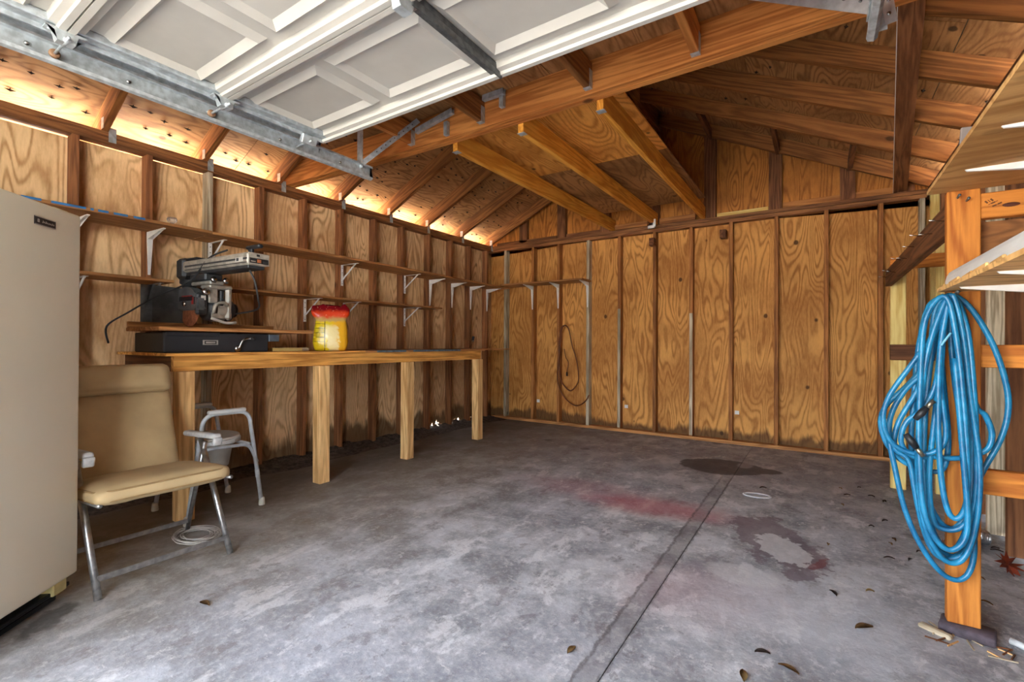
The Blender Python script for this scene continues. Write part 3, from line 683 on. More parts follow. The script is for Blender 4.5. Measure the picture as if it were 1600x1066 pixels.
box2('label_plate', (-3.2455, 1.40, 1.052), (-3.243, 1.49, 1.082), plain('label_silver', srgb(190, 188, 180), .4, .5), saw, 0); box2('label_print', (-3.2435, 1.41, 1.057), (-3.2425, 1.48, 1.077), black, saw, 0)
box2('label_print', (-3.243, 1.417, 1.062), (-3.242, 1.473, 1.072), plain('label_silver', (0, 0, 0)), saw, 0)
tube('crank', bend([(-3.245, 1.61, 1.028), (-3.225, 1.61, 1.028), (-3.215, 1.63, 1.085), (-3.215, 1.67, 1.095), (-3.205, 1.685, 1.093)], .015), .008, chrome, saw, 8); lathe('crank_hub', [(.022, 0), (.022, .01), (.012, .018), (0, .018)], chrome, saw, (-3.245, 1.61, 1.028), 14, (0, R(90), 0)); lathe('crank_knob', [(.011, 0), (.013, .012), (.009, .026), (0, .026)], black, saw, (-3.213, 1.683, 1.094), 12, (0, R(90), R(35)))
box2('table', (-3.70, 1.15, 1.136), (-3.20, 2.14, 1.160), 'dark_wood', saw, .003).data = box_mesh('table', (.5, .99, .024), .003, wd('shelf', 1))
box2('fence', (-3.72, 1.16, 1.136), (-3.70, 2.12, 1.20), 'shelf', saw)
lathe('column', [(.045, 0), (.045, .42), (.06, .43), (.06, .58), (0, .58)], sdk, saw, (-3.82, 1.558, 1.06), 24)
a0, a1 = Vector((-3.86, 1.555, 0)), Vector((-3.0, 1.615, 0)); ad = (a1-a0).normalized(); az = math.atan2(ad.y, ad.x)
def arm_pt(d, s, z): return a0+ad*d+Vector((-ad.y, ad.x, 0))*s+Vector((0, 0, z-.035))
AL = (a1-a0).length
def abox(name, d0, d1, s0, s1, z0, z1, mat, bev=.004): return box(name, arm_pt((d0+d1)/2, (s0+s1)/2, (z0+z1)/2), (d1-d0, s1-s0, z1-z0), mat, saw, (0, 0, az), bev)
abox('arm', .04, AL, -.07, .07, 1.595, 1.675, sgry, .012); abox('arm_underside', .06, AL-.02, -.055, .055, 1.575, 1.60, sdk)
abox('arm_stripe', .12, AL-.01, -.0715, -.069, 1.628, 1.640, sdk, 0); abox('arm_stripe', .12, AL-.01, -.0715, -.069, 1.607, 1.612, black, 0); abox('arm_label', AL-.13, AL-.05, -.072, -.069, 1.618, 1.645, gask, 0); abox('arm_label_print', AL-.12, AL-.095, -.0725, -.071, 1.622, 1.641, sdk, 0)
abox('arm_head', .0, .11, -.075, .075, 1.55, 1.70, sdk, .02); abox('arm_cap', .05, .22, -.05, .05, 1.675, 1.70, sblk, .01)
abox('nose_panel', AL, AL+.006, -.07, .07, 1.597, 1.672, sgry, .002); abox('nose_inset', AL+.005, AL+.008, -.062, .062, 1.606, 1.638, black, 0); abox('nose_badge', AL+.007, AL+.010, -.014, .012, 1.612, 1.632, plain('orange_badge', srgb(186, 110, 70), .5), 0); abox('nose_mark', AL+.005, AL+.008, -.016, .004, 1.650, 1.663, black, 0); abox('nose_mark', AL+.007, AL+.009, -.055, -.024, 1.614, 1.620, sgry, 0); abox('nose_mark', AL+.007, AL+.009, .024, .055, 1.612, 1.624, sdk, 0)
abox('lock_handle', AL-.10, AL-.06, -.01, .01, 1.672, 1.71, sblk); abox('lock_grip', AL-.12, AL+.03, -.018, .018, 1.706, 1.73, sblk, .009)
cd = .26     # carriage on the arm
abox('carriage', cd-.10, cd+.10, -.06, .06, 1.525, 1.58, sdk, .01); abox('carriage_plate', cd-.11, cd+.14, -.045, .045, 1.50, 1.525, sgry, .006)
for s in (-.03, .05): lathe('lock_knob', [(.02, 0), (.022, .01), (.014, .02), (0, .02)], chrome, saw, arm_pt(cd+.145, s, 1.53), 12, (0, R(90), az))
abox('yoke', cd-.02, cd+.10, -.03, .13, 1.475, 1.505, sgry, .01); abox('yoke', cd+.06, cd+.10, .085, .13, 1.26, 1.49, sgry, .016); abox('yoke_back', cd-.10, cd-.06, .02, .14, 1.30, 1.50, sdk, .01); abox('yoke_face', cd+.075, cd+.095, -.03, .03, 1.375, 1.475, sgry, .006); abox('yoke_lever', cd+.085, cd+.105, .04, .065, 1.36, 1.47, sblk, .006)
tube('handle_curve', bend([arm_pt(cd+.11, -.01, 1.30), arm_pt(cd+.115, .0, 1.37), arm_pt(cd+.115, .06, 1.385), arm_pt(cd+.11, .085, 1.36)], .03), .012, sgry, saw, 10)
side = Vector((-ad.y, ad.x, 0))
mo = arm_pt(cd+.01, .0, 1.335)
sideq = side.to_track_quat('Z', 'Y').to_euler()
lathe('motor', [(.0, -.03), (.06, -.03), (.078, -.01), (.082, .0), (.082, .13), (.078, .15), (.06, .165), (0, .165)], sdk, saw, mo, 28, sideq)
lathe('motor_band', [(.0835, .03), (.085, .035), (.085, .095), (.0835, .1)], sgry, saw, mo, 28, sideq); lathe('motor_cap', [(.05, .164), (.05, .19), (.03, .20), (0, .20)], black, saw, mo, 20, sideq)
abox('motor_plate', cd+.08, cd+.086, -.01, .08, 1.27, 1.35, sgry, .004)
tube('lower_guard_arm', bend([arm_pt(cd+.10, -.02, 1.27), arm_pt(cd+.12, .03, 1.25), arm_pt(cd+.12, .08, 1.235), arm_pt(cd+.12, .14, 1.245)], .03), .010, gask, saw, 8)
# blade guard and blade, left of the motor
bc = arm_pt(cd-.04, -.085, 1.365)
gp = [(.15*math.cos(R(t)), .15*math.sin(R(t))) for t in range(-18, 199, 9)]+[(-.12, -.055), (.145, -.055)]
bm = bmesh.new(); A_ = []; B_ = []
for u, z in gp:
    A_.append(bm.verts.new(ad*u+side*-.028+Vector((0, 0, z*.78)))); B_.append(bm.verts.new(ad*u+side*.028+Vector((0, 0, z*.78))))
n_ = len(gp); bm.faces.new(A_); bm.faces.new(B_[::-1])
for i in range(n_): bm.faces.new((A_[i], B_[i], B_[(i+1) % n_], A_[(i+1) % n_]))
bmesh.ops.bevel(bm, geom=[e for e in bm.edges if len(e.link_faces) == 2 and any(len(f.verts) > 4 for f in e.link_faces)], offset=.01, segments=2, affect='EDGES')
link('blade_guard', bm_mesh(bm, 'blade_guard'), plain('guard_grey', srgb(104, 106, 106), .5, .2, .15, 14), saw, bc)
lathe('blade', [(0, -.0015), (.128, -.0015), (.13, 0), (.128, .0015), (0, .0015)], srust, saw, bc+Vector((0, 0, -.025)), 40, sideq)
lathe('arbor_nut', [(.018, 0), (.018, .012), (0, .012)], chrome, saw, bc+side*-.03+Vector((0, 0, -.0)), 6, (-side).to_track_quat('Z', 'Y').to_euler())
def gbox(name, u, z, w, h, mat): return box(name, bc+ad*u+side*-.0295+Vector((0, 0, z)), (w, .003, h), mat, saw, (0, 0, az), 0)
gbox('guard_decal', .01, .035, .17, .03, black); gbox('guard_decal', .02, .052, .13, .008, sred); gbox('guard_decal', .09, .02, .02, .05, sred); gbox('guard_decal', .115, .02, .012, .05, black)
lathe('guard_knob', [(.024, 0), (.026, .01), (.02, .022), (0, .022)], chrome, saw, arm_pt(cd+.105, -.06, 1.445), 14, (0, R(80), az)); abox('guard_block', cd+.06, cd+.10, -.11, -.04, 1.29, 1.44, sdk, .012); abox('guard_sticker', cd+.099, cd+.102, -.085, -.055, 1.39, 1.42, gask, 0)
# dust chute of dark sheet metal behind the blade
bm = bmesh.new()
ch = [(-3.85, 1.275, 1.165), (-3.85, 1.275, 1.462), (-3.80, 1.325, 1.165), (-3.77, 1.315, 1.455), (-3.72, 1.50, 1.165), (-3.70, 1.50, 1.44)]
vs = [bm.verts.new(p) for p in ch]
for k in (0, 2): bm.faces.new((vs[k], vs[k+1], vs[k+3], vs[k+2]))
bmesh.ops.solidify(bm, geom=bm.faces[:], thickness=.004)
cc = Vector((-3.77, 1.3, 1.165))
for v in bm.verts: v.co -= cc
link('dust_chute', bm_mesh(bm, 'dust_chute'), plain('sheet_steel_black', srgb(92, 93, 90), .55, .3, .25, 8), saw, cc)
tube('power_cable', crom([arm_pt(.55, -.02, 1.72), arm_pt(.4, -.06, 1.67), arm_pt(.25, -.10, 1.52), (-3.55, 1.26, 1.36), (-3.72, 1.17, 1.26), (-3.86, 1.10, 1.17), (-3.90, 1.12, 1.06)], 6), .006, sdk, saw, 6)
tube('arm_cable', crom([arm_pt(AL-.10, .0, 1.58), arm_pt(AL-.07, .02, 1.50), arm_pt(AL-.10, .06, 1.40), arm_pt(AL-.2, .12, 1.33), arm_pt(cd+.06, .17, 1.31)], 6), .006, sdk, saw, 6)

# ---- snack/charcoal style bag
bag = thing('plastic_bag', (-3.33, 2.385, 1.003), 'red and yellow plastic bag standing on the workbench', 'bag', local=True, rotz=R(-38)); bag.location.z += .001
def bag_mat():
    t = NT('printed_plastic'); tc = t.n('TexCoord'); P = tc.outputs['Object']; sp = t.n('SeparateXYZ'); t.l(P, sp.inputs[0]); X, Y, Z = sp.outputs
    nz = t.noise(P, 22, 4); z = t.math('ADD', Z, t.math('MULTIPLY', t.math('SUBTRACT', nz, .5), .05))
    col = t.mix(t.smooth(Y, -.02, .05), srgb(226, 200, 34), srgb(236, 178, 40))
    wh = t.math('MULTIPLY', t.smooth(t.math('ADD', t.math('ABSOLUTE', t.math('ADD', Y, -.01)), t.math('MULTIPLY', t.math('SUBTRACT', nz, .5), .12)), .05, .03), t.smooth(z, .22, .18)); col = t.mix(t.math('MULTIPLY', wh, .8), col, srgb(240, 226, 170))
    lines = t.math('LESS_THAN', t.math('FRACT', t.math('MULTIPLY', Z, 28.)), .09); lines = t.math('MULTIPLY', lines, t.math('MULTIPLY', t.math('LESS_THAN', Y, -.045), t.math('MULTIPLY', t.math('LESS_THAN', Z, .245), t.math('GREATER_THAN', Z, .04))))
    vert = t.math('MULTIPLY', t.math('LESS_THAN', t.math('ABSOLUTE', t.math('ADD', Y, .042)), .0025), t.math('LESS_THAN', Z, .26))
    col = t.mix(t.math('MAXIMUM', lines, vert), col, srgb(40, 34, 16))
    col = t.mix(t.smooth(z, .225, .25), col, srgb(196, 160, 96)); col = t.mix(t.smooth(z, .25, .285), col, srgb(214, 64, 24)); col = t.mix(t.smooth(z, .30, .34), col, srgb(120, 14, 24))
    hi = t.smooth(t.noise(P, 34, 2), .62, .7); col = t.mix(t.math('MULTIPLY', hi, t.math('MULTIPLY', t.smooth(z, .24, .28), .25)), col, srgb(240, 190, 150))  # pale highlights on the crinkled red top, painted into the colour
    t.bump(nz, .5, .01); return t.done(col, .22, 0, .5)
bm = bmesh.new(); rings = []; NS = 40; zs = [0, .008, .03, .07, .12, .17, .21, .24, .265, .29, .315, .335, .352, .366]
wy = [.105, .118, .128, .132, .130, .127, .122, .116, .122, .138, .146, .146, .142, .136]; wx = [.05, .06, .07, .075, .075, .07, .062, .052, .048, .042, .034, .024, .012, .003]
for k, z in enumerate(zs):
    rg = []
    for i in range(NS):
        a = 2*math.pi*i/NS; c, s = math.cos(a), math.sin(a); e = .62
        x = wx[k]*math.copysign(abs(c)**e, c); y = wy[k]*math.copysign(abs(s)**e, s)
        nv = mnoise.noise_vector(Vector((x*14, y*14, z*14)))*(.010 if k else .002)
        zz = z+(.014*math.sin(y*70)+.01*mnoise.noise(Vector((y*25, 1, 2))) if k > 10 else 0)*(k-10)/3
        rg.append(bm.verts.new((x+nv.x*(1 if wx[k] > .01 else .3), y+nv.y, max(0, zz+nv.z*.5))))
    rings.append(rg)
for a, b in zip(rings, rings[1:]):
    for i in range(NS): bm.faces.new((a[i], a[(i+1) % NS], b[(i+1) % NS], b[i]))
bm.faces.new(rings[0][::-1]); bm.faces.new(rings[-1])
link('bag_body', bm_mesh(bm, 'bag_body', True), bag_mat(), bag, (0, 0, 0))

# ---- loose bits on bench and shelf
def scrap(name, c, size, mat, rot, label, cat, group=None): return tag(box(name, c, size, mat, None, rot, .002), label, cat, group)
scrap('wood_offcut', (-3.36, 2.02, 1.0165), (.045, .26, .025), 'yellow', (0, 0, R(8)), 'pale wood offcut lying in front beside the bag', 'offcut')
scrap('wood_offcut', (-3.47, 2.05, 1.0135), (.05, .3, .019), 'apron', (0, 0, R(-12)), 'thin brown offcut behind the pale one on the bench', 'offcut')
scrap('wood_offcut', (-3.415, 2.205, 1.017), (.035, .06, .026), 'weathered', (0, 0, R(4)), 'small grey wood block at the foot of the bag', 'offcut')
pb = thing('paint_brush', (-3.42, 4.34, 1.0), 'dark paint brush leaning at the far end of the bench', 'brush')
bar('handle', (-3.43, 4.345, 1.001), (-3.425, 4.37, 1.09), .018, .01, 'dark_wood', pb, .003); bar('bristles', (-3.425, 4.37, 1.09), (-3.42, 4.385, 1.15), .045, .014, black, pb, .003); bar('ferrule', (-3.4255, 4.367, 1.082), (-3.4245, 4.371, 1.098), .047, .016, chrome, pb, .001)
gl = NT('clear_glass'); gl.b.inputs['Transmission Weight'].default_value = .85; glass = gl.done((.85, .88, .88), .08)
jar = thing('glass_knob', (-3.70, 1.40, 1.862), 'small clear faceted glass knob on the upper shelf', 'knob')
lathe('knob_top', [(.0, .016), (.012, .018), (.028, .03), (.032, .042), (.026, .056), (.0, .062)], glass, jar, (-3.70, 1.40, 1.862), 8, None, False); lathe('knob_base', [(.018, 0), (.018, .004), (.010, .008), (.010, .017), (0, .017)], chrome, jar, (-3.70, 1.40, 1.862), 14)

# ---- folding chair with tan cushions
chr_ = thing('folding_chair', (-2.75, .94, 0), 'tan padded folding chair with tubular metal legs', 'chair')
tan = plain('tan_canvas', srgb(184, 160, 118), .8, 0, .07, 5, .15); pipc = plain('tan_piping', srgb(150, 122, 80), .8, 0, .1); cham = plain('tube_metal', (.42, .42, .41), .35, .9, .15, 30); armp = plain('grey_armrest', srgb(178, 178, 176), .6, 0, .1, 40, .2)
for k, y in enumerate((.695, 1.215)):
    tube('front_leg', [(-2.49, y-.005, 0), (-2.83, y, .545)], .014, cham, chr_, 12)
    tube('rear_leg', [(-2.985, y, 0), (-2.78, y, .53)], .0115, cham, chr_, 12)
    ar = link('armrest', rbox_mesh('armrest', (.36, .042, .03), .012, 3, armp), armp, chr_, (-2.82, y, .565), (0, R(-3), 0))
    box('armrest_cap', (-2.645, y, .548), (.025, .043, .045), armp, chr_, (0, R(20), 0), .01, 3)
    yb_ = y+(.06 if k == 0 else -.09); tube('back_rail', [(-2.90, yb_, .36), (-3.00, yb_, .55), (-3.15, yb_, .90)], .011, cham, chr_, 10)
    tube('seat_rail', [(-2.50, y, .385), (-2.96, y, .35)], .010, cham, chr_, 10)
bar('cross_bar', (-2.525, .695, .075), (-2.525, 1.215, .075), .006, .026, cham, chr_, .002); bar('cross_bar', (-2.955, .695, .07), (-2.955, 1.215, .07), .006, .024, cham, chr_, .002)
def cushion(name, size, r, mat, bulge, cut=6):
    bm = bmesh.new(); bmesh.ops.create_cube(bm, size=1); bmesh.ops.subdivide_edges(bm, edges=bm.edges[:], cuts=14, use_grid_fill=True)
    for v in bm.verts:
        u = v.co*2; p = Vector((u.x*size[0]/2, u.y*size[1]/2, u.z*size[2]/2))
        ins = Vector(tuple(max(-(s/2-r), min(s/2-r, c)) for s, c in zip(size, p))); d = p-ins
        if d.length > 1e-6: p = ins+d.normalized()*r
        e = (1-abs(u.x)**4)*(1-abs(u.y)**4); p.z += math.copysign(bulge*e, u.z)+.004*mnoise.noise(Vector((p.x*14, p.y*14, u.z)))*abs(u.z)
        v.co = p
    bmesh.ops.remove_doubles(bm, verts=bm.verts, dist=1e-5)
    me = bm_mesh(bm, name, True); me.materials.append(mat); return me
def piping(name, size, z, mat, par, r=.004):
    hx, hy = size[0]/2-.006, size[1]/2-.006; q = .04
    P_ = [(hx-q, -hy, z), (hx, -hy+q, z), (hx, hy-q, z), (hx-q, hy, z), (-hx+q, hy, z), (-hx, hy-q, z), (-hx, -hy+q, z), (-hx+q, -hy, z)]
    bm = bmesh.new(); tube_bm(bm, bend(P_+P_[:2], .02, 3)[1:-1], r, 6); o = link(name, bm_mesh(bm, name, True), mat); o.parent = par; return o
st = link('seat_cushion', cushion('seat_cushion', (.47, .535, .066), .03, tan, .016), tan, chr_, (-2.715, .945, .398), (0, R(-5), 0)); piping('piping', (.472, .537), .022, pipc, st); piping('piping', (.472, .537), -.02, pipc, st)
bang = math.atan2(.62, -.26)       # the back leans away from the seat
bk = link('back_cushion', cushion('back_cushion', (.62, .475, .055), .025, tan, .018), tan, chr_, (-3.02, .915, .645), (0, -R(110), 0)); piping('piping', (.622, .477), .0, pipc, bk)
hd = link('head_pillow', cushion('head_pillow', (.155, .465, .08), .038, tan, .02), tan, chr_, (-3.03, .91, .874), (0, -R(110), 0)); piping('piping', (.155, .465), .0, pipc, hd)
tr = link('torn_edge', cushion('torn_edge', (.05, .16, .02), .008, plain('foam_cream', srgb(214, 204, 176), .9, 0, .15, 50), .003), None, chr_, (-2.545, .86, .438), (0, R(4), R(4)))

# ---- commode chair under the bench
cm = thing('commode_chair', (-3.30, 1.47, 0), 'grey tubular commode chair with bucket standing behind the tan chair', 'chair')
cg = plain('grey_white_enamel', srgb(188, 194, 198), .4, 0, .1, 25); cp = plain('white_plastic', srgb(206, 208, 206), .5, 0, .06); cb = plain('bucket_plastic', srgb(196, 196, 188), .5, 0, .06)
tipm = plain('cream_rubber', srgb(206, 200, 184), .7)
for x in (-3.075, -3.52):
    s = 1 if x > -3.3 else -1
    fx_ = x+s*.0
    tube('side_frame', bend([(fx_, 1.255, .03), (x, 1.335, .63), (x, 1.60, .63), (fx_, 1.685, .03)], .07, 7), .0125, cg, cm, 10)
    link('armrest', rbox_mesh('armrest', (.042, .22, .026), .011, 3, cp), cp, cm, (x, 1.468, .642))
    for y in (1.251, 1.689): lathe('foot_tip', [(.019, 0), (.020, .006), (.0165, .045), (.0135, .05), (0, .05)], tipm, cm, (fx_, y, 0), 14)
    tube('leg_sleeve', [(fx_, 1.662, .19), (fx_, 1.655, .24)], .0145, cg, cm, 10)
    tube('seat_rail', bend([(x, 1.655, .29), (x, 1.605, .415), (x, 1.33, .425), (x, 1.28, .31)], .05, 6), .011, cg, cm, 10)
for y, z in ((1.335, .425), (1.605, .415)): tube('cross_tube', [(-3.075, y, z), (-3.52, y, z)], .011, cg, cm, 10)
tube('back_tube', [(-3.075, 1.29, .30), (-3.52, 1.29, .30)], .010, cg, cm, 8)
def oval(a, b, n=32): return [(a*math.cos(2*math.pi*k/n), b*math.sin(2*math.pi*k/n)) for k in range(n)]
for nm, a, b, z0, z1, mt in (('seat', .20, .165, .43, .455, cp), ('lid', .195, .16, .456, .47, cb)):
    o = prism(nm, oval(a, b), 'xy', z0, z1, mt, cm, False, (0, 0, 0)); o.location += Vector((-3.297, 1.47, 0))
    md = o.modifiers.new('round', 'BEVEL'); md.width = .006; md.segments = 2
lathe('bucket', [(.095, .265), (.105, .27), (.128, .405), (.142, .41), (.142, .425), (.12, .425)], cb, cm, (-3.297, 1.47, 0), 30)
tube('bucket_bail', [(-3.297+.13*math.cos(R(t)), 1.47+.13*math.sin(R(t))*.6-.06, .40-.05*math.sin(R(t))) for t in range(200, 341, 14)], .003, chrome, cm, 6)

# ---- coil of thin wire on the floor under the chair
wc = bmesh.new(); pts = []
for k in range(220):
    a = k*.33; r = .10+.03*math.sin(k*.071)+random.uniform(-.006, .006); pts.append((r*1.15*math.cos(a), r*math.sin(a)*.8, .004+.012*(.5+.5*math.sin(k*.05))))
tube_bm(wc, crom(pts, 2), .0022, 4); tag(link('wire_coil', bm_mesh(wc, 'wire_coil', True), plain('pale_wire', srgb(206, 202, 192), .5, 0), None, (-2.86, 1.215, 0)), 'loose coil of thin pale wire on the floor below the tan chair', 'wire')

# ---- dirt along the foot of the left wall
bm = bmesh.new(); ny, nx = 260, 12; grid = []
for i in range(ny+1):
    y = .3+(5.5-.3)*i/ny; row = []
    for j in range(nx+1):
        w = .34+.12*mnoise.noise(Vector((y*2.3, 0, 3))); u = j/nx; x = -4.045+w*u
        h = (1-u)**1.6*.05*(.5+.9*abs(mnoise.noise(Vector((x*9, y*7, 0)))))+.012*abs(mnoise.noise(Vector((x*34, y*34, 2))))*(1-u)+.012*abs(mnoise.noise(Vector((x*80, y*80, 5))))*(1-u**2)
        row.append(bm.verts.new((x+4, y-2.5, h if j < nx else -.004)))
    grid.append(row)
for i in range(ny):
    for j in range(nx): bm.faces.new((grid[i][j], grid[i][j+1], grid[i+1][j+1], grid[i+1][j]))
dm_ = NT('dark_dirt'); tcx = dm_.n('TexCoord'); n1 = dm_.noise(tcx.outputs['Object'], 24, 6, .7); dirt_m = dm_.done(dm_.mix(dm_.smooth(n1, .35, .7), srgb(48, 40, 34), srgb(112, 100, 88)), .95)
tag(link('wall_dirt', bm_mesh(bm, 'wall_dirt', True), dirt_m, None, (-4, 2.5, 0)), 'dark crumbly dirt banked along the foot of the left wall', 'dirt', kind='stuff')

# ---- thin brown extension cord hanging on the back wall
cpts = [(-2.80, 1.30), (-2.84, 1.26), (-2.865, 1.05), (-2.86, .75), (-2.84, .58), (-2.72, .46), (-2.63, .52), (-2.585, .62), (-2.61, .85), (-2.68, 1.05), (-2.73, 1.25), (-2.79, 1.31), (-2.83, 1.25), (-2.855, 1.0), (-2.875, .78), (-2.89, .60), (-2.84, .44), (-2.75, .33), (-2.62, .27), (-2.50, .33), (-2.44, .42)]
ec = thing('extension_cord', (-2.80, BY-.02, 1.3), 'thin brown extension cord looped on a nail in the back wall', 'cord')
cord_m = plain('brown_cord', srgb(112, 60, 26), .6)
tube('cord', crom([(x, BY-.012-.008*math.sin(k), z) for k, (x, z) in enumerate(cpts)], 5), .008, cord_m, ec, 6)
tube('cord_end', crom([(-2.79, BY-.02, 1.0), (-2.77, BY-.02, .9), (-2.73, BY-.02, .82), (-2.75, BY-.02, .70)], 5), .006, cord_m, ec, 6); box('plug', (-2.75, BY-.02, .675), (.02, .018, .05), black, ec, None, .004)
tube('nail', [(-2.80, BY+.03, 1.305), (-2.80, BY-.05, 1.31)], .004, chrome, ec, 6)

# ================================================================== RACK ON THE RIGHT
rk = thing('storage_rack', (.62, 3.0, 0), 'built-in lumber storage rack with plywood shelves on the right', 'rack')
PY = 2.372
box2('post', (.401, PY, .035), (.494, PY+.04, 1.648), 'orange', rk, .003)
box2('post', (.445, 4.50, 0), (.537, 4.54, 1.60), 'yellow', rk, .003); box2('post', (.700, 4.50, 0), (.795, 4.54, 1.90), 'yellow', rk, .003)
for z0, z1, mt in ((1.535, 1.628, 'orange'), (.99, 1.073, 'orange'), (.528, .618, 'orange')): box2('rail', (.495, PY+.002, z0), (.799, PY+.04, z1), mt, rk, .003)
box2('rail', (.44, 4.46, .96), (.799, 4.499, 1.075), 'dark_wood', rk, .003); box2('rail', (.44, 4.46, 1.635), (.799, 4.499, 1.73), 'orange', rk, .003)
box2('side_rail', (.415, PY+.041, 1.512), (.453, 4.50, 1.628), 'dark_wood', rk, .003)
box2('foot_post', (.70, 2.45, 0), (.79, 2.49, 1.6), 'weathered', rk, .003) if False else None
usb = box2('upper_shelf', (.345, .45, 1.648), (.80, PY+.012, 1.662), wd('ply_shelf', 0), rk, .0)
lsb = box2('lower_shelf', (.372, .45, 1.27), (.80, PY-.005, 1.284), wd('ply_shelf', 0), rk, 0)
box2('back_board', (.47, PY+.05, 1.28), (.799, PY+.062, 1.53), 'ply_right', rk, 0)
box2('cleat', (.372, .5, 1.662), (.40, PY, 1.70), 'dark_wood', rk)
for z, ylist in ((1.648, (2.105, 1.735, 1.3)), (1.27, (2.18, 1.773, 1.3))):
    for y in ylist:
        bm = bmesh.new(); A = [(.40, 0, .004), (.80, 0, .016), (.80, -.055, .016), (.78, -.055, .016), (.405, -.006, .004)]
        f = [bm.verts.new((x-.8, -w, q)) for x, q, w in A]; b = [bm.verts.new((x-.8, w, q)) for x, q, w in A]
        bm.faces.new(f); bm.faces.new(b[::-1])
        for i in range(5): bm.faces.new((f[i], b[i], b[(i+1) % 5], f[(i+1) % 5]))
        link('bracket', bm_mesh(bm, 'bracket'), white_metal, rk, (.8, y, z))
# torn splinters on the edge of the lower shelf
splm = wd('ply_shelf', 0)
for y, l, h in ((2.30, .10, .012), (2.12, .14, .018), (1.95, .12, .012), (1.82, .16, .02), (1.66, .12, .016)): bar('splinter', (.374, y-l/2, 1.287), (.378, y+l/2, 1.285), .008, h*.6, splm, rk, .002)
for (x, z, dx, dz) in ((.43, 1.62, 0, 0), (.455, 1.605, .0, 0)): tube('nail', [(x, PY+.01, z-.0), (x, PY-.03, z+.004)], .0035, galv_dark, rk, 6); lathe('nail_head', [(.005, 0), (.005, .002), (0, .003)], galv_dark, rk, (x, PY-.03, z+.004), 8, (R(90), 0, 0))
for k in range(9):
    y = 2.5+k*.24; z = 1.60-random.uniform(0, .07); tube('nail', [(.415, y, z), (.365, y-.02, z+random.uniform(-.01, .012))], .002, chrome, rk, 5)
tube('hose_nail', [(.42, PY+.01, 1.245), (.41, PY-.12, 1.262)], .006, galv_dark, rk, 6)
ink = plain('stamp_ink', srgb(104, 60, 26), .8)
for k in range(9):      # smudged grade stamp
    u, v = (k % 3)*.013, (k//3)*.013; box('stamp_stroke', (.508+u*.8+v*.55, PY+.0016, 1.605-u*.6+v*.25-.012), (.011, .001, .0022 if k % 2 else .005), ink, rk, (0, R(-24 if k % 3 else 50), 0), 0)
o = lathe('knot', [(0, 0), (.02, .0004), (.021, 0)], plain('knot_dark', srgb(84, 38, 18), .7), rk, (.572, PY+.0018, 1.575), 16, (R(90), 0, 0)); o.scale = (1.1, .38, 1)
ft = tag(link('paver_block', rbox_mesh('paver_block', (.15, .10, .034), .006, 1, plain('dark_paver', srgb(86, 76, 84), .9, 0, .2, 30, .3), .003, 1), None, None, (.458, PY+.012, .017), (0, 0, R(-14))), 'flat dark paver block under the foot of the orange post', 'paver')
# white plastic drip rail and a drywall piece lying on the shelves
pr = [(.010*math.cos(R(t))*2.2, .055*math.sin(R(t))) for t in range(0, 181, 20)]
o = prism('plastic_rail', [(.405+p, 1.286+q) for p, q in pr]+[(.387, 1.286)], 'xz', .8, 2.30, plain('white_pvc', srgb(222, 224, 222), .35, 0, .03), None, False, (.4, 1.5, 1.284)); tag(o, 'white plastic rail lying along the edge of the lower shelf', 'plastic rail')
o = box('drywall_piece', (.43, 2.05, 1.715), (.11, .012, .10), plain('grey_drywall', srgb(140, 128, 122), .9, 0, .06), None, (0, R(4), R(6)), .002); tag(o, 'torn grey drywall piece standing on the upper shelf edge', 'drywall piece')

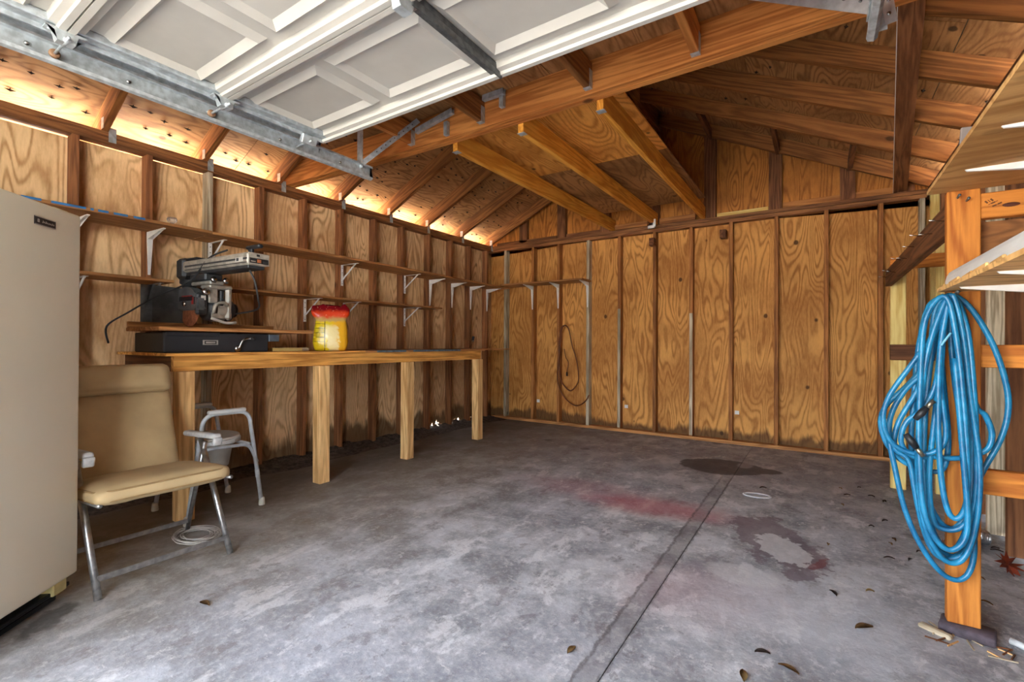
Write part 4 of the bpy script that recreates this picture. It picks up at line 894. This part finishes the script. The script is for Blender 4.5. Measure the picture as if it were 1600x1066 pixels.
# ---- blue air hose hung in a coil on the post
hose = thing('air_hose', (.41, PY-.05, 1.26), 'blue air hose hung in a big tangled coil on the orange post', 'hose')
hm = NT('blue_hose_rubber'); tcx = hm.n('TexCoord'); hn = hm.noise(tcx.outputs['Object'], 11, 5, .7)
hose_m = hm.done(hm.mix(hm.smooth(hn, .3, .7), srgb(14, 88, 130), srgb(38, 140, 184)), .35, 0, .5)
def hp(px, py, y):      # point of the coil given in the plane of the post, y = depth of that strand
    v = fw+rt*((px-800)/F_PX)-up*((py-533)/F_PX); t = y/v.y; return Vector((0, 0, 1.07))+v*t
TOP = (1488, 461)
loops = [
 [(1480, 463), (1452, 478), (1436, 540), (1428, 620), (1424, 700), (1432, 780), (1452, 838), (1478, 866), (1500, 866), (1516, 838), (1522, 760), (1516, 660), (1502, 560), (1492, 490)],
 [(1486, 461), (1462, 484), (1450, 560), (1420, 600), (1386, 632), (1376, 660), (1386, 694), (1412, 722), (1452, 736), (1474, 732), (1482, 690), (1476, 620), (1470, 540), (1478, 480)],
 [(1490, 462), (1520, 486), (1552, 540), (1572, 600), (1575, 645), (1562, 690), (1532, 744), (1512, 800), (1490, 826), (1466, 812), (1448, 770), (1440, 690), (1448, 590), (1464, 500)],
 [(1482, 462), (1466, 500), (1452, 570), (1414, 610), (1392, 650), (1390, 690), (1398, 730), (1412, 790), (1432, 840), (1462, 886), (1490, 906), (1512, 898), (1522, 862), (1518, 790), (1506, 690), (1490, 580), (1484, 490)],
 [(1490, 463), (1508, 500), (1518, 580), (1524, 660), (1528, 760), (1524, 830), (1510, 862), (1486, 874), (1462, 866), (1444, 830), (1430, 770), (1420, 720), (1398, 700), (1404, 660), (1438, 600), (1460, 520)],
 [(1486, 461), (1500, 510), (1512, 600), (1520, 700), (1516, 800), (1500, 850), (1480, 858), (1458, 830), (1446, 770), (1444, 680), (1452, 580), (1466, 500)],
 [(1484, 462), (1472, 520), (1462, 600), (1440, 640), (1416, 660), (1408, 690), (1424, 712), (1456, 714), (1500, 716), (1540, 704), (1550, 680), (1540, 650), (1524, 632), (1512, 560), (1498, 490)],
 [(1492, 463), (1512, 520), (1522, 620), (1526, 720), (1522, 790), (1504, 822), (1480, 828), (1458, 812), (1452, 740), (1462, 640), (1474, 520)],
 [(1484, 462), (1460, 520), (1424, 570), (1390, 618), (1380, 655), (1392, 690), (1424, 708), (1460, 706), (1478, 680), (1470, 600), (1476, 500)],
 [(1488, 461), (1504, 520), (1516, 620), (1530, 720), (1528, 800), (1514, 858), (1494, 880), (1468, 868), (1444, 820), (1434, 740), (1438, 640), (1452, 540)],
 [(1482, 462), (1470, 540), (1466, 640), (1470, 740), (1482, 800), (1500, 808), (1512, 770), (1508, 660), (1496, 540)],
 [(1478, 464), (1446, 500), (1438, 600), (1436, 700), (1444, 800), (1470, 852), (1496, 856), (1512, 820), (1504, 700), (1492, 560)],
]
pts = []
for k, lp in enumerate(loops):
    y = PY-.024-.0105*k
    n_ = len(lp)
    for i, (a, b) in enumerate(lp):
        yy = y-.010*math.sin(i*.55+k)
        pts.append(hp(a, b, yy))
tube('hose', crom(pts, 6), .0092, hose_m, hose, 8)
for (a, b, c, d, nm) in ((1430, 655, 1448, 637, 'coupling'), (1415, 678, 1432, 700, 'coupling')):
    tube(nm, [hp(a, b, PY-.15), hp((a+c)/2, (b+d)/2, PY-.155), hp(c, d, PY-.15)], [.009, .013, .010], black, hose, 10)
    tube('fitting', [hp(c, d, PY-.15), hp(c+(c-a)*.6, d+(d-b)*.6, PY-.148)], .008, plain('tarnished_brass', (.34, .30, .22), .35, .9), hose, 8)
tube('tie', [hp(1470, 540, PY-.16), hp(1486, 520, PY-.165)], .004, plain('pale_blue_tie', srgb(120, 190, 220), .5), hose, 6)

# ================================================================== LITTER ON THE FLOOR
leafm = [plain('leaf_brown', srgb(122, 86, 44), .8, 0, .25, 30), plain('leaf_dark', srgb(66, 52, 44), .8, 0, .25, 30), plain('leaf_tan', srgb(160, 130, 80), .8, 0, .2, 30), plain('leaf_red', srgb(150, 62, 34), .8, 0, .25, 30)]
def leaf_mesh(L, w, mat):
    bm = bmesh.new(); n = 8; A = []
    for i in range(n+1):
        t = i/n; ww = w*math.sin(math.pi*t)**.8*(1-.25*t)+.0005; x = L*(t-.5); c = .006*math.sin(t*math.pi)
        A.append((bm.verts.new((x, -ww, c+.004)), bm.verts.new((x, 0, c)), bm.verts.new((x, ww, c+.006))))
    for a, b in zip(A, A[1:]):
        bm.faces.new((a[0], b[0], b[1], a[1])); bm.faces.new((a[1], b[1], b[2], a[2]))
    bmesh.ops.solidify(bm, geom=bm.faces[:], thickness=.0006); me = bm_mesh(bm, 'dry_leaf', True); me.materials.append(mat); return me
LV = [(.142, 2.218, .075, 0, 40, 'brown dry leaf lying on the floor left of the orange post'), (-.084, 1.796, .065, 0, 160, 'brown curled leaf near the bottom edge right of the floor joint'), (-.203, 1.678, .06, 2, 100, 'tan leaf nearest the bottom edge of the picture'),
 (-2.093, .918, .06, 0, 10, 'small reddish leaf on the floor in front of the tan chair'), (-.72, 1.485, .05, 2, 80, 'narrow tan leaf left of the floor joint near the bottom'), (-.164, 1.84, .05, 1, 20, 'dark crumpled leaf beside the brown curled one'),
 (-.35, 3.95, .05, 1, 30, 'tiny dark leaf scrap behind the white ring'), (.05, 2.45, .05, 1, 120, 'dark leaf sliver between the orange post and peeled patch')]
for x, y, L, mi, a, lab in LV: tag(link('dry_leaf', leaf_mesh(L, L*.22, leafm[mi]), None, None, (x, y, .001), (0, 0, R(a))), lab, 'leaf', 'leaves on the floor')
random.seed(21)
for k in range(26):      # more scraps near the right wall
    x, y = random.uniform(.0, .78), random.uniform(2.55, 4.4)
    if .38 < x < .56 and 4.4 < y < 4.6: continue
    tag(link('dry_leaf', leaf_mesh(random.uniform(.025, .05), .008, leafm[random.choice((0, 1, 1, 2))]), None, None, (x, y, .001), (0, 0, random.uniform(0, 6))), 'tiny dry leaf scrap on the floor by the storage rack', 'leaf', 'leaf scraps by the rack')
def maple(mat, r, seed):
    random.seed(seed); bm = bmesh.new(); c = bm.verts.new((0, 0, .012)); ring = []
    for i in range(22):
        a = 2*math.pi*i/22; rr = r*(1 if i % 4 == 0 else .45 if i % 2 else .75)*random.uniform(.85, 1.1); ring.append(bm.verts.new((rr*math.cos(a), rr*math.sin(a), random.uniform(.0, .03))))
    for i in range(22): bm.faces.new((c, ring[i], ring[(i+1) % 22]))
    bmesh.ops.solidify(bm, geom=bm.faces[:], thickness=.0006); return bm_mesh(bm, 'maple_leaf')
for (x, y, z, r, mi, rx, lab) in ((.74, 3.15, .05, .075, 3, 50, 'large red autumn leaf at the right edge beside the dark stud'), (.58, 3.12, .03, .06, 2, 20, 'yellowish autumn leaf lying left of the red one'), (.55, 3.32, .02, .05, 3, 15, 'small red autumn leaf at the foot of the grey stud')):
    tag(link('maple_leaf', maple(leafm[mi], r, int(x*100)), leafm[mi], None, (x, y, z-.02), (R(rx), 0, R(30))), lab, 'leaf', 'autumn leaves by the right wall')
# silver flexible hose end beside the rack
bm = bmesh.new(); P_ = crom([(.62, 3.25, .03), (.64, 3.4, .04), (.70, 3.5, .04), (.76, 3.52, .035)], 14); rr = [.032+.005*(k % 2) for k in range(len(P_))]; o_ = Vector((.7, 3.4, 0))
tube_bm(bm, [p-o_ for p in P_], rr, 14); tag(link('flexible_duct', bm_mesh(bm, 'flexible_duct'), plain('foil_duct', (.6, .6, .6), .3, .9, .2, 40), None, o_), 'short ribbed silver duct lying against the right wall', 'duct')
# white plastic ring
bm = bmesh.new(); tube_bm(bm, [(.085*math.cos(2*math.pi*k/28), .05*math.sin(2*math.pi*k/28), .004) for k in range(28)], .009, 6, True)
for v in bm.verts: v.co.z = max(.0, v.co.z*.6)
tag(link('plastic_ring', bm_mesh(bm, 'plastic_ring', True), cp, None, (-.368, 3.731, .001), (0, 0, R(10))), 'flat white plastic ring on the floor near the tar patch', 'ring')
tag(link('wood_chip', rbox_mesh('wood_chip', (.10, .028, .018), .005, 1, wd('weathered', 0), .003, 1), None, None, (.36, 2.33, .009), (0, 0, R(-35))), 'pale wood chip leaning at the paver block under the post', 'wood chip')
tb = thing('marker', (.60, 2.395, .012), 'blue tube with white cap at the right edge of the floor', 'tube')
tube('tube_body', [(.62, 2.36, .012), (.70, 2.30, .012)], .011, plain('cyan_plastic', srgb(40, 140, 190), .4), tb, 10); tube('cap', [(.575, 2.395, .012), (.62, 2.36, .012)], .012, cp, tb, 10)
random.seed(5)
for k in range(14):
    x, y = .44+random.uniform(-.09, .13), 2.30+random.uniform(-.06, .04); a = random.uniform(0, 3.1); L = random.uniform(.03, .08)
    tag(bar('twig', (x, y, .004), (x+L*math.cos(a), y+L*math.sin(a), .007), .004, .004, ('weathered', 'dark_wood', 'treated')[k % 3], None, 0), 'thin twig or splinter in the litter below the orange post', 'twig', 'twigs at the post foot')
